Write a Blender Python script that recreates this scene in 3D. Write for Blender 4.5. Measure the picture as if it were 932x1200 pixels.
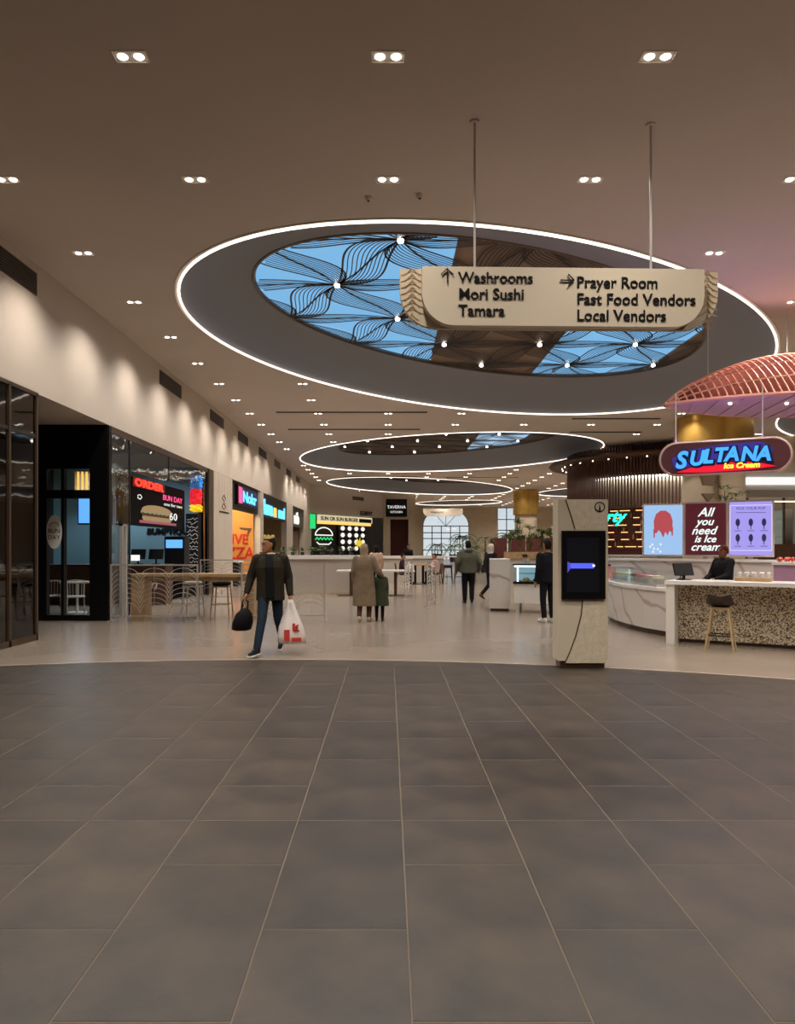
import bpy, bmesh, math, random
from mathutils import Vector, Matrix
random.seed(7)
SC = bpy.context.scene
COL = SC.collection
for o in list(bpy.data.objects):
    bpy.data.objects.remove(o)

# ------------------------------------------------------------------ camera
F, CX, HY, EYE = 856.0, 455.0, 641.0, 1.58      # focal length (px of 932x1200), vanishing point, eye height
cam_d = bpy.data.cameras.new('camera')
cam_d.sensor_fit = 'VERTICAL'
cam_d.sensor_height = 24.0
cam_d.lens = F / 1200.0 * 24.0
cam_d.shift_x = (466 - CX) / 1200.0
cam_d.shift_y = (HY - 600) / 1200.0
cam_d.clip_end = 300
cam = bpy.data.objects.new('camera', cam_d)
cam.location = (0, 0, EYE)
cam.rotation_euler = (math.pi / 2, 0, 0)
COL.objects.link(cam)
SC.camera = cam

# ------------------------------------------------------------------ world: pale dusk sky, whiter towards the horizon
w = bpy.data.worlds.new('sky')
SC.world = w
w.use_nodes = True
nt = w.node_tree
nt.nodes.clear()
wo = nt.nodes.new('ShaderNodeOutputWorld')
wb = nt.nodes.new('ShaderNodeBackground')
wr = nt.nodes.new('ShaderNodeValToRGB')
ws = nt.nodes.new('ShaderNodeSeparateXYZ')
wt = nt.nodes.new('ShaderNodeTexCoord')
nt.links.new(wt.outputs['Generated'], ws.inputs[0])
nt.links.new(ws.outputs['Z'], wr.inputs[0])
nt.links.new(wr.outputs[0], wb.inputs[0])
nt.links.new(wb.outputs[0], wo.inputs[0])
wr.color_ramp.elements[0].position = 0.02
wr.color_ramp.elements[0].color = (0.78, 0.82, 0.86, 1)
wr.color_ramp.elements[1].position = 0.22
wr.color_ramp.elements[1].color = (0.22, 0.50, 0.80, 1)
wb.inputs[1].default_value = 1.0

# ------------------------------------------------------------------ exposure and render options
SC.view_settings.view_transform = 'Standard'
SC.view_settings.look = 'None'
SC.view_settings.gamma = 1.0
SC.view_settings.use_curve_mapping = False
SC.view_settings.exposure = 0.0
SC.cycles.use_denoising = True
SC.cycles.max_bounces = 7
SC.cycles.diffuse_bounces = 4
SC.cycles.glossy_bounces = 3
SC.cycles.transmission_bounces = 4
SC.cycles.transparent_max_bounces = 10
SC.cycles.caustics_reflective = False
SC.cycles.caustics_refractive = False
SC.cycles.sample_clamp_indirect = 3.0
SC.cycles.use_light_tree = True
LAMP_COL = (1.0, 0.91, 0.82)
DOWN_W = 285.0            # power of one twin downlight

# ------------------------------------------------------------------ helpers
def lin(c):
    if isinstance(c, str):
        c = [int(c[i:i + 2], 16) for i in (0, 2, 4)]
    r = []
    for v in c[:3]:
        v /= 255.0
        r.append(v / 12.92 if v <= 0.04045 else ((v + 0.055) / 1.055) ** 2.4)
    return (r[0], r[1], r[2], 1.0)

def mat(name, col, rough=0.5, metal=0.0, noise=None, bump=None, emit=None, estr=0.0, spec=0.5, rnd=0.0, col2=None):
    """noise=(scale, amount, detail); col2 = second colour of the mottling; bump=(scale, strength); rnd = per-object value change"""
    m = bpy.data.materials.new(name)
    m.use_nodes = True
    n = m.node_tree
    b = n.nodes['Principled BSDF']
    c = lin(col)
    b.inputs['Base Color'].default_value = c
    b.inputs['Roughness'].default_value = rough
    b.inputs['Metallic'].default_value = metal
    b.inputs['Specular IOR Level'].default_value = spec
    tc = n.nodes.new('ShaderNodeTexCoord')
    last = None
    if noise:
        t = n.nodes.new('ShaderNodeTexNoise')
        t.inputs['Scale'].default_value = noise[0]
        t.inputs['Detail'].default_value = noise[2] if len(noise) > 2 else 5
        n.links.new(tc.outputs['Object'], t.inputs['Vector'])
        mx = n.nodes.new('ShaderNodeMix')
        mx.data_type = 'RGBA'
        d = lin(col2) if col2 else tuple(max(0, v * (1 - noise[1])) for v in c[:3]) + (1,)
        mx.inputs[6].default_value = d
        mx.inputs[7].default_value = c if col2 else tuple(min(1, v * (1 + noise[1])) for v in c[:3]) + (1,)
        rp = n.nodes.new('ShaderNodeValToRGB')
        rp.color_ramp.elements[0].position = 0.32
        rp.color_ramp.elements[1].position = 0.68
        n.links.new(t.outputs['Fac'], rp.inputs[0])
        n.links.new(rp.outputs[0], mx.inputs[0])
        last = mx.outputs[2]
    if rnd:
        oi = n.nodes.new('ShaderNodeObjectInfo')
        mr = n.nodes.new('ShaderNodeMapRange')
        mr.inputs[3].default_value = 1 - rnd
        mr.inputs[4].default_value = 1 + rnd
        n.links.new(oi.outputs['Random'], mr.inputs[0])
        hs = n.nodes.new('ShaderNodeHueSaturation')
        hs.inputs['Color'].default_value = c
        n.links.new(mr.outputs[0], hs.inputs['Value'])
        if last:
            n.links.new(last, hs.inputs['Color'])
        last = hs.outputs[0]
    if last:
        n.links.new(last, b.inputs['Base Color'])
    if bump:
        t2 = n.nodes.new('ShaderNodeTexNoise')
        t2.inputs['Scale'].default_value = bump[0]
        t2.inputs['Detail'].default_value = 4
        n.links.new(tc.outputs['Object'], t2.inputs['Vector'])
        bp = n.nodes.new('ShaderNodeBump')
        bp.inputs['Strength'].default_value = bump[1]
        bp.inputs['Distance'].default_value = 0.01
        n.links.new(t2.outputs['Fac'], bp.inputs['Height'])
        n.links.new(bp.outputs[0], b.inputs['Normal'])
    if emit:
        b.inputs['Emission Color'].default_value = lin(emit)
        b.inputs['Emission Strength'].default_value = estr
    return m

def glow(name, col, s):
    return mat(name, '101010', 0.4, emit=col, estr=s)

def glass(name, tint=(1, 1, 1), refl=0.08, rough=0.02):
    m = bpy.data.materials.new(name)
    m.use_nodes = True
    n = m.node_tree
    n.nodes.clear()
    out = n.nodes.new('ShaderNodeOutputMaterial')
    tr = n.nodes.new('ShaderNodeBsdfTransparent')
    tr.inputs[0].default_value = (*tint, 1)
    gl = n.nodes.new('ShaderNodeBsdfGlossy')
    gl.inputs['Roughness'].default_value = rough
    mx = n.nodes.new('ShaderNodeMixShader')
    fr = n.nodes.new('ShaderNodeLayerWeight')
    fr.inputs[0].default_value = 0.5
    pw = n.nodes.new('ShaderNodeMath')
    pw.operation = 'POWER'
    pw.inputs[1].default_value = 4.0
    n.links.new(fr.outputs['Facing'], pw.inputs[0])
    ml = n.nodes.new('ShaderNodeMath')
    ml.operation = 'MULTIPLY_ADD'
    ml.inputs[1].default_value = min(.9, refl * 4)
    ml.inputs[2].default_value = refl * .35
    n.links.new(pw.outputs[0], ml.inputs[0])
    n.links.new(ml.outputs[0], mx.inputs[0])
    n.links.new(tr.outputs[0], mx.inputs[1])
    n.links.new(gl.outputs[0], mx.inputs[2])
    n.links.new(mx.outputs[0], out.inputs[0])
    return m

class MB:
    """collects shapes and links them as one mesh object"""
    def __init__(s):
        s.v, s.f, s.m, s.mi = [], [], [], 0
    def add(s, v, f):
        b = len(s.v)
        s.v += [tuple(p) for p in v]
        for q in f:
            s.f.append([b + i for i in q])
            s.m.append(s.mi)
        return s
    def box(s, x0, x1, y0, y1, z0, z1):
        v = [(x0, y0, z0), (x1, y0, z0), (x1, y1, z0), (x0, y1, z0), (x0, y0, z1), (x1, y0, z1), (x1, y1, z1), (x0, y1, z1)]
        return s.add(v, [(3, 2, 1, 0), (4, 5, 6, 7), (0, 1, 5, 4), (1, 2, 6, 5), (2, 3, 7, 6), (3, 0, 4, 7)])
    def prism(s, poly, a, b, ax='z'):
        """closed polygon (list of 2-tuples) extruded along an axis from a to b"""
        n = len(poly)
        if ax == 'z': v = [(p[0], p[1], a) for p in poly] + [(p[0], p[1], b) for p in poly]
        elif ax == 'y': v = [(p[0], a, p[1]) for p in poly] + [(p[0], b, p[1]) for p in poly]
        else: v = [(a, p[0], p[1]) for p in poly] + [(b, p[0], p[1]) for p in poly]
        f = [list(range(n)), list(range(2 * n - 1, n - 1, -1))]
        f += [(i, n + i, n + (i + 1) % n, (i + 1) % n) for i in range(n)]
        return s.add(v, f)
    def loft(s, rings, cap=True, closed=False):
        n = len(rings[0])
        v = [p for r in rings for p in r]
        f = []
        k = len(rings)
        for j in range(k if closed else k - 1):
            a, b = j * n, ((j + 1) % k) * n
            f += [(a + i, a + (i + 1) % n, b + (i + 1) % n, b + i) for i in range(n)]
        if cap and not closed:
            f += [list(range(n - 1, -1, -1)), list(range((k - 1) * n, k * n))]
        return s.add(v, f)
    def tube(s, pts, r, n=6, closed=False, cap=True):
        pts = [Vector(p) for p in pts]
        k = len(pts)
        rr = r if isinstance(r, (list, tuple)) else [r] * k
        rings = []
        ref = None
        for i, p in enumerate(pts):
            a = pts[(i - 1) % k] if (i or closed) else p
            b = pts[(i + 1) % k] if (i < k - 1 or closed) else p
            t = (b - a)
            t = t.normalized() if t.length > 1e-9 else Vector((0, 0, 1))
            if ref is None:
                ref = Vector((0, 0, 1)) if abs(t.z) < 0.9 else Vector((1, 0, 0))
            u = (ref - t * ref.dot(t))
            if u.length < 1e-6:
                u = Vector((1, 0, 0)) - t * t.x
            u.normalize()
            ref = u
            q = t.cross(u)
            rings.append([p + (u * math.cos(2 * math.pi * (j + .5) / n) + q * math.sin(2 * math.pi * (j + .5) / n)) * rr[i] for j in range(n)])
        return s.loft(rings, cap, closed)
    def ribbon(s, pts, w, th):
        """flat bar lying in the xy plane"""
        pts = [Vector(p) for p in pts]
        rings = []
        for i, p in enumerate(pts):
            t = (pts[min(i + 1, len(pts) - 1)] - pts[max(i - 1, 0)])
            q = Vector((-t.y, t.x, 0)).normalized() * w
            z = Vector((0, 0, th))
            rings.append([p - q, p + q, p + q + z, p - q + z])
        return s.loft(rings)
    def lathe(s, prof, n=20, c=(0, 0, 0)):
        rings = [[(c[0] + r * math.cos(2 * math.pi * i / n), c[1] + r * math.sin(2 * math.pi * i / n), c[2] + z) for i in range(n)] for r, z in prof]
        return s.loft(rings)
    def ball(s, c, r, n=10):
        rx, ry, rz = r if isinstance(r, (list, tuple)) else (r, r, r)
        rings = []
        for j in range(n // 2 + 1):
            a = -math.pi / 2 + math.pi * (j + 0.02 if j == 0 else j - 0.02 if j == n // 2 else j) / (n // 2)
            rings.append([(c[0] + rx * math.cos(a) * math.cos(2 * math.pi * i / n), c[1] + ry * math.cos(a) * math.sin(2 * math.pi * i / n), c[2] + rz * math.sin(a)) for i in range(n)])
        return s.loft(rings)
    def mesh(s, name):
        me = bpy.data.meshes.new(name)
        me.from_pydata(s.v, [], s.f)
        me.update()
        return me
    def build(s, name, mats, parent=None, smooth=False, fix=True):
        me = s.mesh(name)
        if fix:
            bm = bmesh.new()
            bm.from_mesh(me)
            bmesh.ops.recalc_face_normals(bm, faces=bm.faces)
            bm.to_mesh(me)
            bm.free()
        if not isinstance(mats, (list, tuple)):
            mats = [mats]
        for m in mats:
            me.materials.append(m)
        if len(mats) > 1:
            for i, p in enumerate(me.polygons):
                p.material_index = s.m[i]
        if smooth:
            me.polygons.foreach_set('use_smooth', [True] * len(me.polygons))
            if smooth == 'auto':
                me.set_sharp_from_angle(angle=math.radians(35))
        return link(name, me, parent)

def link(name, me, parent=None, loc=None, rotz=0):
    o = bpy.data.objects.new(name, me)
    COL.objects.link(o)
    if parent: o.parent = parent
    if loc: o.location = loc
    if rotz: o.rotation_euler = (0, 0, rotz)
    return o

def tag(o, label, cat, group=None):
    o['label'] = label
    o['category'] = cat
    if group: o['group'] = group
    return o

def struct(o):
    o['kind'] = 'structure'
    return o

def thing(name, label, cat, loc=(0, 0, 0), rotz=0.0, group=None):
    o = bpy.data.objects.new(name, None)
    o.empty_display_size = 0.1
    COL.objects.link(o)
    o.location = loc
    o.rotation_euler = (0, 0, rotz)
    return tag(o, label, cat, group)

def copy_tree(o, parent=None):
    c = o.copy()
    COL.objects.link(c)
    c.parent = parent
    for ch in list(o.children):
        copy_tree(ch, c)
    return c

def at(x, y, d):
    """photo pixel at distance d from the camera plane -> point of the place"""
    return Vector(((x - CX) * d / F, d, EYE + (HY - y) * d / F))

def gnd(x, y):
    d = F * EYE / (y - HY)
    return Vector(((x - CX) * d / F, d, 0))

def spot(name, loc, target, watts, col, angle, blend, r, parent=None):
    l = bpy.data.lights.new(name, 'SPOT')
    l.energy, l.color, l.spot_size, l.spot_blend, l.shadow_soft_size = watts, col, angle, blend, r
    o = bpy.data.objects.new(name, l)
    COL.objects.link(o)
    o.location = loc
    o.rotation_euler = (Vector(target) - Vector(loc)).to_track_quat('-Z', 'Y').to_euler()
    if parent: o.parent = parent
    return o

def text(name, s, size, m, parent, org, right=(1, 0, 0), up=(0, 0, 1), depth=0.01, align='LEFT', shear=0.0, bold=0.0, sx=1.0, res=3, space=1.0, fit=None):
    cu = bpy.data.curves.new(name, 'FONT')
    cu.body = s
    cu.size = size
    cu.align_x = align
    cu.extrude = depth
    cu.shear = shear
    cu.offset = bold
    cu.resolution_u = res
    cu.space_character = space
    t = bpy.data.objects.new(name, cu)
    COL.objects.link(t)
    dg = bpy.context.evaluated_depsgraph_get()
    me = bpy.data.meshes.new_from_object(t.evaluated_get(dg))
    bpy.data.objects.remove(t)
    if fit:
        xs = [v.co.x for v in me.vertices]
        sx = fit / (max(xs) - min(xs))
    r, u = Vector(right).normalized(), Vector(up).normalized()
    n = r.cross(u)
    M = Matrix(((r.x * sx, u.x, n.x, org[0]), (r.y * sx, u.y, n.y, org[1]), (r.z * sx, u.z, n.z, org[2]), (0, 0, 0, 1)))
    me.transform(M)
    me.materials.clear()
    me.materials.append(m)
    me.name = name
    return link(name, me, parent)

def remesh(mb, name, mats, parent, vox=0.014, smooth=4):
    me = mb.mesh(name)
    t = bpy.data.objects.new('tmp', me)
    COL.objects.link(t)
    md = t.modifiers.new('r', 'REMESH')
    md.mode = 'VOXEL'
    md.voxel_size = vox
    sm = t.modifiers.new('s', 'SMOOTH')
    sm.iterations = smooth
    sm.factor = 0.5
    dg = bpy.context.evaluated_depsgraph_get()
    out = bpy.data.meshes.new_from_object(t.evaluated_get(dg))
    bpy.data.objects.remove(t)
    out.materials.clear()
    out.materials.append(mats)
    out.name = name
    out.polygons.foreach_set('use_smooth', [True] * len(out.polygons))
    return link(name, out, parent)

def ell(c, a, b, deg, n=96):
    A = math.radians(deg)
    return [(c[0] + a * math.cos(t) * math.cos(A) - b * math.sin(t) * math.sin(A),
             c[1] + a * math.cos(t) * math.sin(A) + b * math.sin(t) * math.cos(A)) for t in [2 * math.pi * i / n for i in range(n)]]

def fill_holes(name, outer, holes, z, m):
    bm = bmesh.new()
    es = []
    for lp in [outer] + holes:
        vs = [bm.verts.new((p[0], p[1], z)) for p in lp]
        es += [bm.edges.new((vs[i], vs[(i + 1) % len(vs)])) for i in range(len(vs))]
    bmesh.ops.triangle_fill(bm, use_beauty=True, edges=es)
    me = bpy.data.meshes.new(name)
    bm.to_mesh(me)
    bm.free()
    me.materials.append(m)
    return link(name, me)

def clip(poly, a, b, c):
    """keep the part of a polygon where a*x + b*y <= c"""
    out = []
    for i, p in enumerate(poly):
        q = poly[(i + 1) % len(poly)]
        dp, dq = a * p[0] + b * p[1] - c, a * q[0] + b * q[1] - c
        if dp <= 0: out.append(p)
        if dp * dq < 0:
            t = dp / (dp - dq)
            out.append((p[0] + (q[0] - p[0]) * t, p[1] + (q[1] - p[1]) * t))
    return out

# ------------------------------------------------------------------ materials
M = {}
def D(k, *a, **kw):
    M[k] = mat(k, *a, **kw)
D('tile', '3f3429', 0.44, noise=(2.6, 0.3, 12), col2='1d1610', bump=(7, 0.22), rnd=0.16, spec=0.6)
D('grout', '6c5f50', 0.8)
D('floor_pale', '8a7e72', 0.22, noise=(0.7, 0.1, 6), spec=0.45)
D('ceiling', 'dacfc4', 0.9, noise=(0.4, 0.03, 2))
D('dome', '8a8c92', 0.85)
D('wall', 'c6baac', 0.85, noise=(0.8, 0.03, 3))
D('cream', 'd8cdb9', 0.6, noise=(3, 0.04, 3))
D('beige', 'c9b99f', 0.7, noise=(2, 0.05, 3))
D('black', '08080a', 0.4, spec=0.25)
D('blackmatte', '0b0b0d', 0.7, spec=0.2)
D('charcoal', '2a2828', 0.6)
D('bronze', '5b4a3b', 0.4, 0.5)
D('lattice', '2b211b', 0.5)
D('brownpanel', '8a735f', 0.7, noise=(1.5, 0.1, 3))
D('steel', 'c4beb6', 0.35, 0.4)
D('white', 'e8e4dd', 0.5)
D('whitegloss', 'efece8', 0.2)
D('alu', 'cfcac2', 0.35, 0.3)
D('gold', 'c39a4e', 0.32, 0.7, noise=(1.2, 0.1, 2))
D('wood', 'b0926a', 0.5, noise=(6, 0.18, 6), bump=(20, 0.1))
D('darkwood', '5a3a28', 0.5, noise=(5, 0.2, 5))
D('slat', '5c3826', 0.5, noise=(3, 0.15, 3))
D('teal', '4f7c8c', 0.7)
D('coral', 'e0a088', 0.5)
D('mauve', 'b98fae', 0.6)
D('terra', 'd2c4aa', 0.5)
D('redbrown', '57201a', 0.6)
D('orange', 'd6903f', 0.7)
D('trimstone', '9a8b78', 0.6)
D('leafgreen', '3f5a2b', 0.6, noise=(6, 0.3, 3))
D('leafyellow', '77803a', 0.6, noise=(6, 0.3, 3))
D('soil', '2c2119', 0.9)
D('screenblack', '050506', 0.15)
M['glass'] = glass('glass', (0.95, 0.97, 0.97), 0.12)
M['glassdark'] = glass('glassdark', (0.16, 0.17, 0.16), 0.2)
M['skyglass'] = glass('skyglass', (0.98, 0.99, 1.0), 0.008)
M['led'] = glow('led', 'ffeedd', 2.6)
M['lamp'] = glow('lamp', 'fff2e0', 14.0)
M['bulb'] = glow('bulb', 'fff6ea', 9.0)
# ================================================================== THE SETTING
CEIL = 6.4
RINGS = [((3.21, 18.65), 9.14, 5.76, 49.5), ((2.81, 38.6), 8.9, 6.8, -51.3), ((3.0, 58.75), 9.87, 5.75, 51.6),
         ((7.6, 79.5), 5.2, 4.0, -48.0), ((20.6, 25.6), 8.6, 6.2, 62.0), ((20.5, 62.0), 8.6, 6.0, -50.0)]
EYES = [((3.0, 18.6), 7.0, 4.0, 41.8), ((2.75, 39.3), 6.6, 3.9, -41.0), ((3.0, 58.6), 6.6, 3.6, 46.0),
        ((7.6, 79.5), 3.6, 2.4, -45.0), ((20.6, 25.6), 6.0, 3.9, 60.0), ((20.5, 62.0), 6.0, 3.9, -48.0)]
EZ = 7.2
ceil = fill_holes('ceiling', [(-6.2, -12), (30, -12), (30, 89), (-14, 89), (-14, 57.2), (-6.2, 57.2)], [ell(*r) for r in RINGS], CEIL, M['ceiling'])
struct(ceil)
ceil['label'] = 'flat taupe ceiling with oval recesses'
for r, e in zip(RINGS, EYES):
    a, b = ell(*r), ell(*e)
    # begin the inner loop at the point nearest the outer start, so that the recess does not twist
    rings = []
    for k in range(9):
        t = k / 8
        z = CEIL + (EZ - CEIL) * (0.12 + 0.88 * math.sin(t * math.pi / 2)) if k else CEIL
        rings.append([(p[0] + (q[0] - p[0]) * t, p[1] + (q[1] - p[1]) * t, z) for p, q in zip(a, b)])
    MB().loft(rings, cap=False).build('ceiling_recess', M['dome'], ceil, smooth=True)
for (x0, x1, d) in ((-4.0, 1.4, 26.1), (-4.1, 1.3, 29.9), (6.9, 10.2, 27.4), (7.6, 10.6, 30.6), (-3.0, 2.0, 50.0), (4.0, 9.0, 50.5)):
    MB().box(x0, x1, d - .09, d + .09, CEIL - .02, CEIL + .03).build('air_slot', M['charcoal'], ceil)

# ---- left bulkhead above the shops, with its grilles
wl = MB().box(-6.35, -6.0, -12, 57, 4.2, CEIL + .05).build('wall_left', M['wall'])
struct(wl)
wl['label'] = 'cream plaster bulkhead above the left shopfronts'
MB().box(-14, -6.35, -12, 57, 4.2, 4.3).build('soffit', M['wall'], wl)
for d in (11.45, 20.15, 25.6, 30.2, 34.9, 39.5, 44.0, 48.5):
    g = MB().box(-6.012, -5.985, d - 1.0, d + 1.0, 5.86, 6.24).build('grille', M['bronze'], wl)
    s = MB()
    for k in range(7):
        s.box(-5.99, -5.97, d - .97, d + .97, 5.89 + k * .05, 5.91 + k * .05)
    s.build('grille_fin', M['charcoal'], g)
# ---- slanting wall at the far left corner, its portal, and the end wall with the arched window
A0, A1 = Vector((-6.0, 56.0)), Vector((-0.45, 66.0))
ud = (A1 - A0).normalized()
UL = (A1 - A0).length
wb1 = MB().box(0, UL, 0, .4, 4.2, CEIL + .05).build('wall_corner', M['wall'])
wb1.location = (A0.x, A0.y, 0)
wb1.rotation_euler = (0, 0, math.atan2(ud.y, ud.x))
struct(wb1)
MB().box(6.2, 8.0, -.02, .02, 5.55, 5.85).build('grille', M['bronze'], wb1)
wp = MB().box(-.45, 2.45, 66, 66.5, 4.1, CEIL + .05).box(-.45, .2, 66, 66.5, 0, 4.1).box(1.85, 2.45, 66, 66.5, 0, 4.1).build('wall_portal', M['beige'])
struct(wp)
MB().box(.2, 1.85, 67.5, 67.7, 0, 4.1).build('recess_panel', M['redbrown'], wp)
# end wall: arch opening made from two jambs and a spandrel
EW = 88.0
ax0, ax1, az = 4.2, 9.75, 4.1
arc = [((ax0 + ax1) / 2 - (ax1 - ax0) / 2 * math.cos(t), az + 2.2 * math.sin(t)) for t in [math.pi * i / 16 for i in range(17)]]
we = MB()
we.prism([(2.0, 0), (ax0, 0), (ax0, az), (ax0, CEIL + .05), (2.0, CEIL + .05)], EW, EW + .4, 'y')
for i in range(16):
    p, q = arc[i], arc[i + 1]
    we.prism([p, q, (q[0], CEIL + .05), (p[0], CEIL + .05)], EW, EW + .4, 'y')
we.box(ax1, 13.2, EW, EW + .4, 0, CEIL + .05).box(15.4, 30, EW, EW + .4, 0, CEIL + .05).box(13.2, 15.4, EW, EW + .4, 0, 1.0).box(13.2, 15.4, EW, EW + .4, 6.3, CEIL + .05)
wend = struct(we.build('wall_end', M['beige']))
wend['label'] = 'beige end wall with an arched window'
MB().box(2.1, 2.5, 66.4, 88.2, 0, CEIL + .05).build('wall_far_left', M['beige'])
struct(bpy.data.objects['wall_far_left'])
win = MB()
win.mi = 0
for k in range(6):
    x = ax0 + (ax1 - ax0) * k / 5
    win.box(x - .05, x + .05, EW + .1, EW + .2, 0, 4.1)
for z in (1.2, 2.6, 3.3, 4.1):
    win.box(ax0, ax1, EW + .1, EW + .2, z - .05, z + .05)
for t in (0.3, 0.5, 0.7):
    a = math.pi * t
    win.tube([((ax0 + ax1) / 2, EW + .15, 4.1), ((ax0 + ax1) / 2 - 2.6 * math.cos(a), EW + .15, 4.1 + 2.1 * math.sin(a))], .04, 4)
win.tube([(p[0], EW + .15, p[1]) for p in arc], .07, 4)
w1 = struct(win.build('window_1', M['black']))
w1['label'] = 'tall arched window at the far end of the mall'
def pane(name, x0, x1, z0, z1, y, par):
    return MB().box(x0, x1, y, y + .01, z0, z1).build(name, M['glass'], par)
for k in range(5):
    xa = ax0 + (ax1 - ax0) * k / 5
    pane('pane', xa, xa + (ax1 - ax0) / 5, 0, 4.1, EW + .14, w1)
MB().prism(arc, EW + .14, EW + .15, 'y').build('pane', M['glass'], w1)
w2b = MB()
for x in (13.2, 14.3, 15.4):
    w2b.box(x - .05, x + .05, EW + .1, EW + .2, 1.0, 6.3)
for z in (1.0, 2.3, 3.6, 4.9, 6.3):
    w2b.box(13.2, 15.4, EW + .1, EW + .2, z - .05, z + .05)
w2 = struct(w2b.build('window_2', M['black']))
w2['label'] = 'tall rectangular window right of the arched one'
pane('pane', 13.2, 14.3, 1, 6.3, EW + .14, w2)
pane('pane', 14.3, 15.4, 1, 6.3, EW + .14, w2)
# ---- walls that close the hall outside the picture
for nm, b in (('wall_right', (29.7, 30, -12, 88, 0, CEIL)), ('wall_far_back', (-14, 2.2, 72, 72.3, 0, CEIL)), ('wall_far_side', (-14.3, -14, 57, 72, 0, CEIL)), ('wall_behind', (-14, 30, -12.3, -12, 0, CEIL)), ('wall_shop_back', (-14.3, -14, -12, 57, 0, 4.3))):
    struct(MB().box(*b).build(nm, M['wall']))

# ---- floor: dark slate tiles inside a great circle, pale polished floor outside it
FC, FR = (-1.41, -3.3), 13.55
circ = [(FC[0] + FR * math.cos(2 * math.pi * i / 160), FC[1] + FR * math.sin(2 * math.pi * i / 160)) for i in range(160)]
fl = struct(MB().box(-12.3, 12.3, -12, 10.4, -.06, -.0016).build('floor', M['grout']))
fl['label'] = 'dark slate tile floor with pale joints'
pal = fill_holes('floor_pale', [(-14, -12), (30, -12), (30, 94), (-14, 94)], [[p if p[1] > -11.9 else (p[0], -11.9) for p in circ]], 0.002, M['floor_pale'])
pal['label'] = 'pale polished floor beyond the slate tiles'
struct(pal)
ring_in = [(FC[0] + (FR - .045) * math.cos(a), FC[1] + (FR - .045) * math.sin(a)) for a in [math.radians(10 + i) for i in range(161)]]
ring_out = [(FC[0] + FR * math.cos(a), FC[1] + FR * math.sin(a)) for a in [math.radians(10 + i) for i in range(161)]]
tr = MB()
tr.loft([[(p[0], p[1], -.003), (p[0], p[1], .006), (q[0], q[1], .006), (q[0], q[1], -.003)] for p, q in zip(ring_in, ring_out)])
struct(tr.build('trim_1', M['trimstone']))
TW, TL, GAP = 0.603, 1.2, 0.004
tile_mesh = {}
rest = MB()
def put_tile(x0, x1, y0, y1):
    xc, yc = (x0 + x1) / 2, (y0 + y1) / 2
    far = max(math.hypot(px - FC[0], py - FC[1]) for px in (x0, x1) for py in (y0, y1))
    near = min(math.hypot(px - FC[0], py - FC[1]) for px in (x0, x1) for py in (y0, y1))
    if near > FR - .05: return
    gx, gy = x1 - x0 - GAP, y1 - y0 - GAP
    if far > FR - .05:                         # cut by the circle
        poly = [(x0 + GAP / 2, y0 + GAP / 2), (x1 - GAP / 2, y0 + GAP / 2), (x1 - GAP / 2, y1 - GAP / 2), (x0 + GAP / 2, y1 - GAP / 2)]
        for k in range(-3, 4):
            a = math.atan2(yc - FC[1], xc - FC[0]) + k * 0.02
            poly = clip(poly, math.cos(a), math.sin(a), (FC[0] * math.cos(a) + FC[1] * math.sin(a)) + FR - .045) if poly else poly
        if len(poly) < 3: return
        b = MB().prism([(p[0] - xc, p[1] - yc) for p in poly], -.012, 0)
        me = b.mesh('floor_tile')
        me.materials.append(M['tile'])
    else:
        key = round(gy, 3)
        if key not in tile_mesh:
            b = MB()
            hx, hy, c = gx / 2, gy / 2, .0025
            b.loft([[(-hx, -hy, -.012), (hx, -hy, -.012), (hx, hy, -.012), (-hx, hy, -.012)], [(-hx, -hy, -c), (hx, -hy, -c), (hx, hy, -c), (-hx, hy, -c)],
                    [(-hx + c, -hy + c, 0), (hx - c, -hy + c, 0), (hx - c, hy - c, 0), (-hx + c, hy - c, 0)]])
            me = b.mesh('floor_tile')
            me.materials.append(M['tile'])
            tile_mesh[key] = me
        me = tile_mesh[key]
    if y1 > 0.6 and abs(xc) < 6.6:
        o = link('floor_tile', me, fl, (xc, yc, 0))
    else:
        rest.box(x0 + GAP / 2, x1 - GAP / 2, y0 + GAP / 2, y1 - GAP / 2, -.012, 0)
for j in range(-20, 21):
    x0 = .08 + j * TW
    ph = 2.43 if j % 2 == 0 else 3.02
    for k in range(-13, 8):
        y0 = ph + k * TL
        if j % 2 == 0 and k == 1:
            put_tile(x0, x0 + TW, y0, 4.22)
            put_tile(x0, x0 + TW, 4.22, y0 + TL)
        else:
            put_tile(x0, x0 + TW, y0, y0 + TL)
ro = rest.build('floor_tile_rest', M['tile'], fl)
ro['kind'] = 'stuff'

# ================================================================== CEILING FITTINGS
# ---- LED lines along the edges of the oval recesses
names = ['nearest and largest glowing LED oval around the blue skylight', 'second glowing LED oval from the camera, in the middle distance',
         'third glowing LED oval from the camera, over the far tables', 'farthest small glowing LED oval, just above the arched window',
         'glowing LED curve at the right edge, below the coral canopy', 'far right glowing LED curve beside the brown slatted bar']
for r, nm in zip(RINGS, names):
    pts = [(p[0], p[1], CEIL - .012) for p in ell(r[0], r[1] - .03, r[2] - .03, r[3], 128)]
    t = thing('led_ring', nm, 'ceiling light', (r[0][0], r[0][1], CEIL))
    loc = [(p[0] - r[0][0], p[1] - r[0][1], -.012) for p in pts]
    MB().tube(loc, .025, 6, closed=True).build('light_strip', M['led'], t, smooth=True)
    out = [(p[0] - r[0][0], p[1] - r[0][1], .0) for p in ell(r[0], r[1] + .05, r[2] + .05, r[3], 128)]
    MB().tube(out, .022, 4, closed=True).build('channel', M['ceiling'], t)
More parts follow.
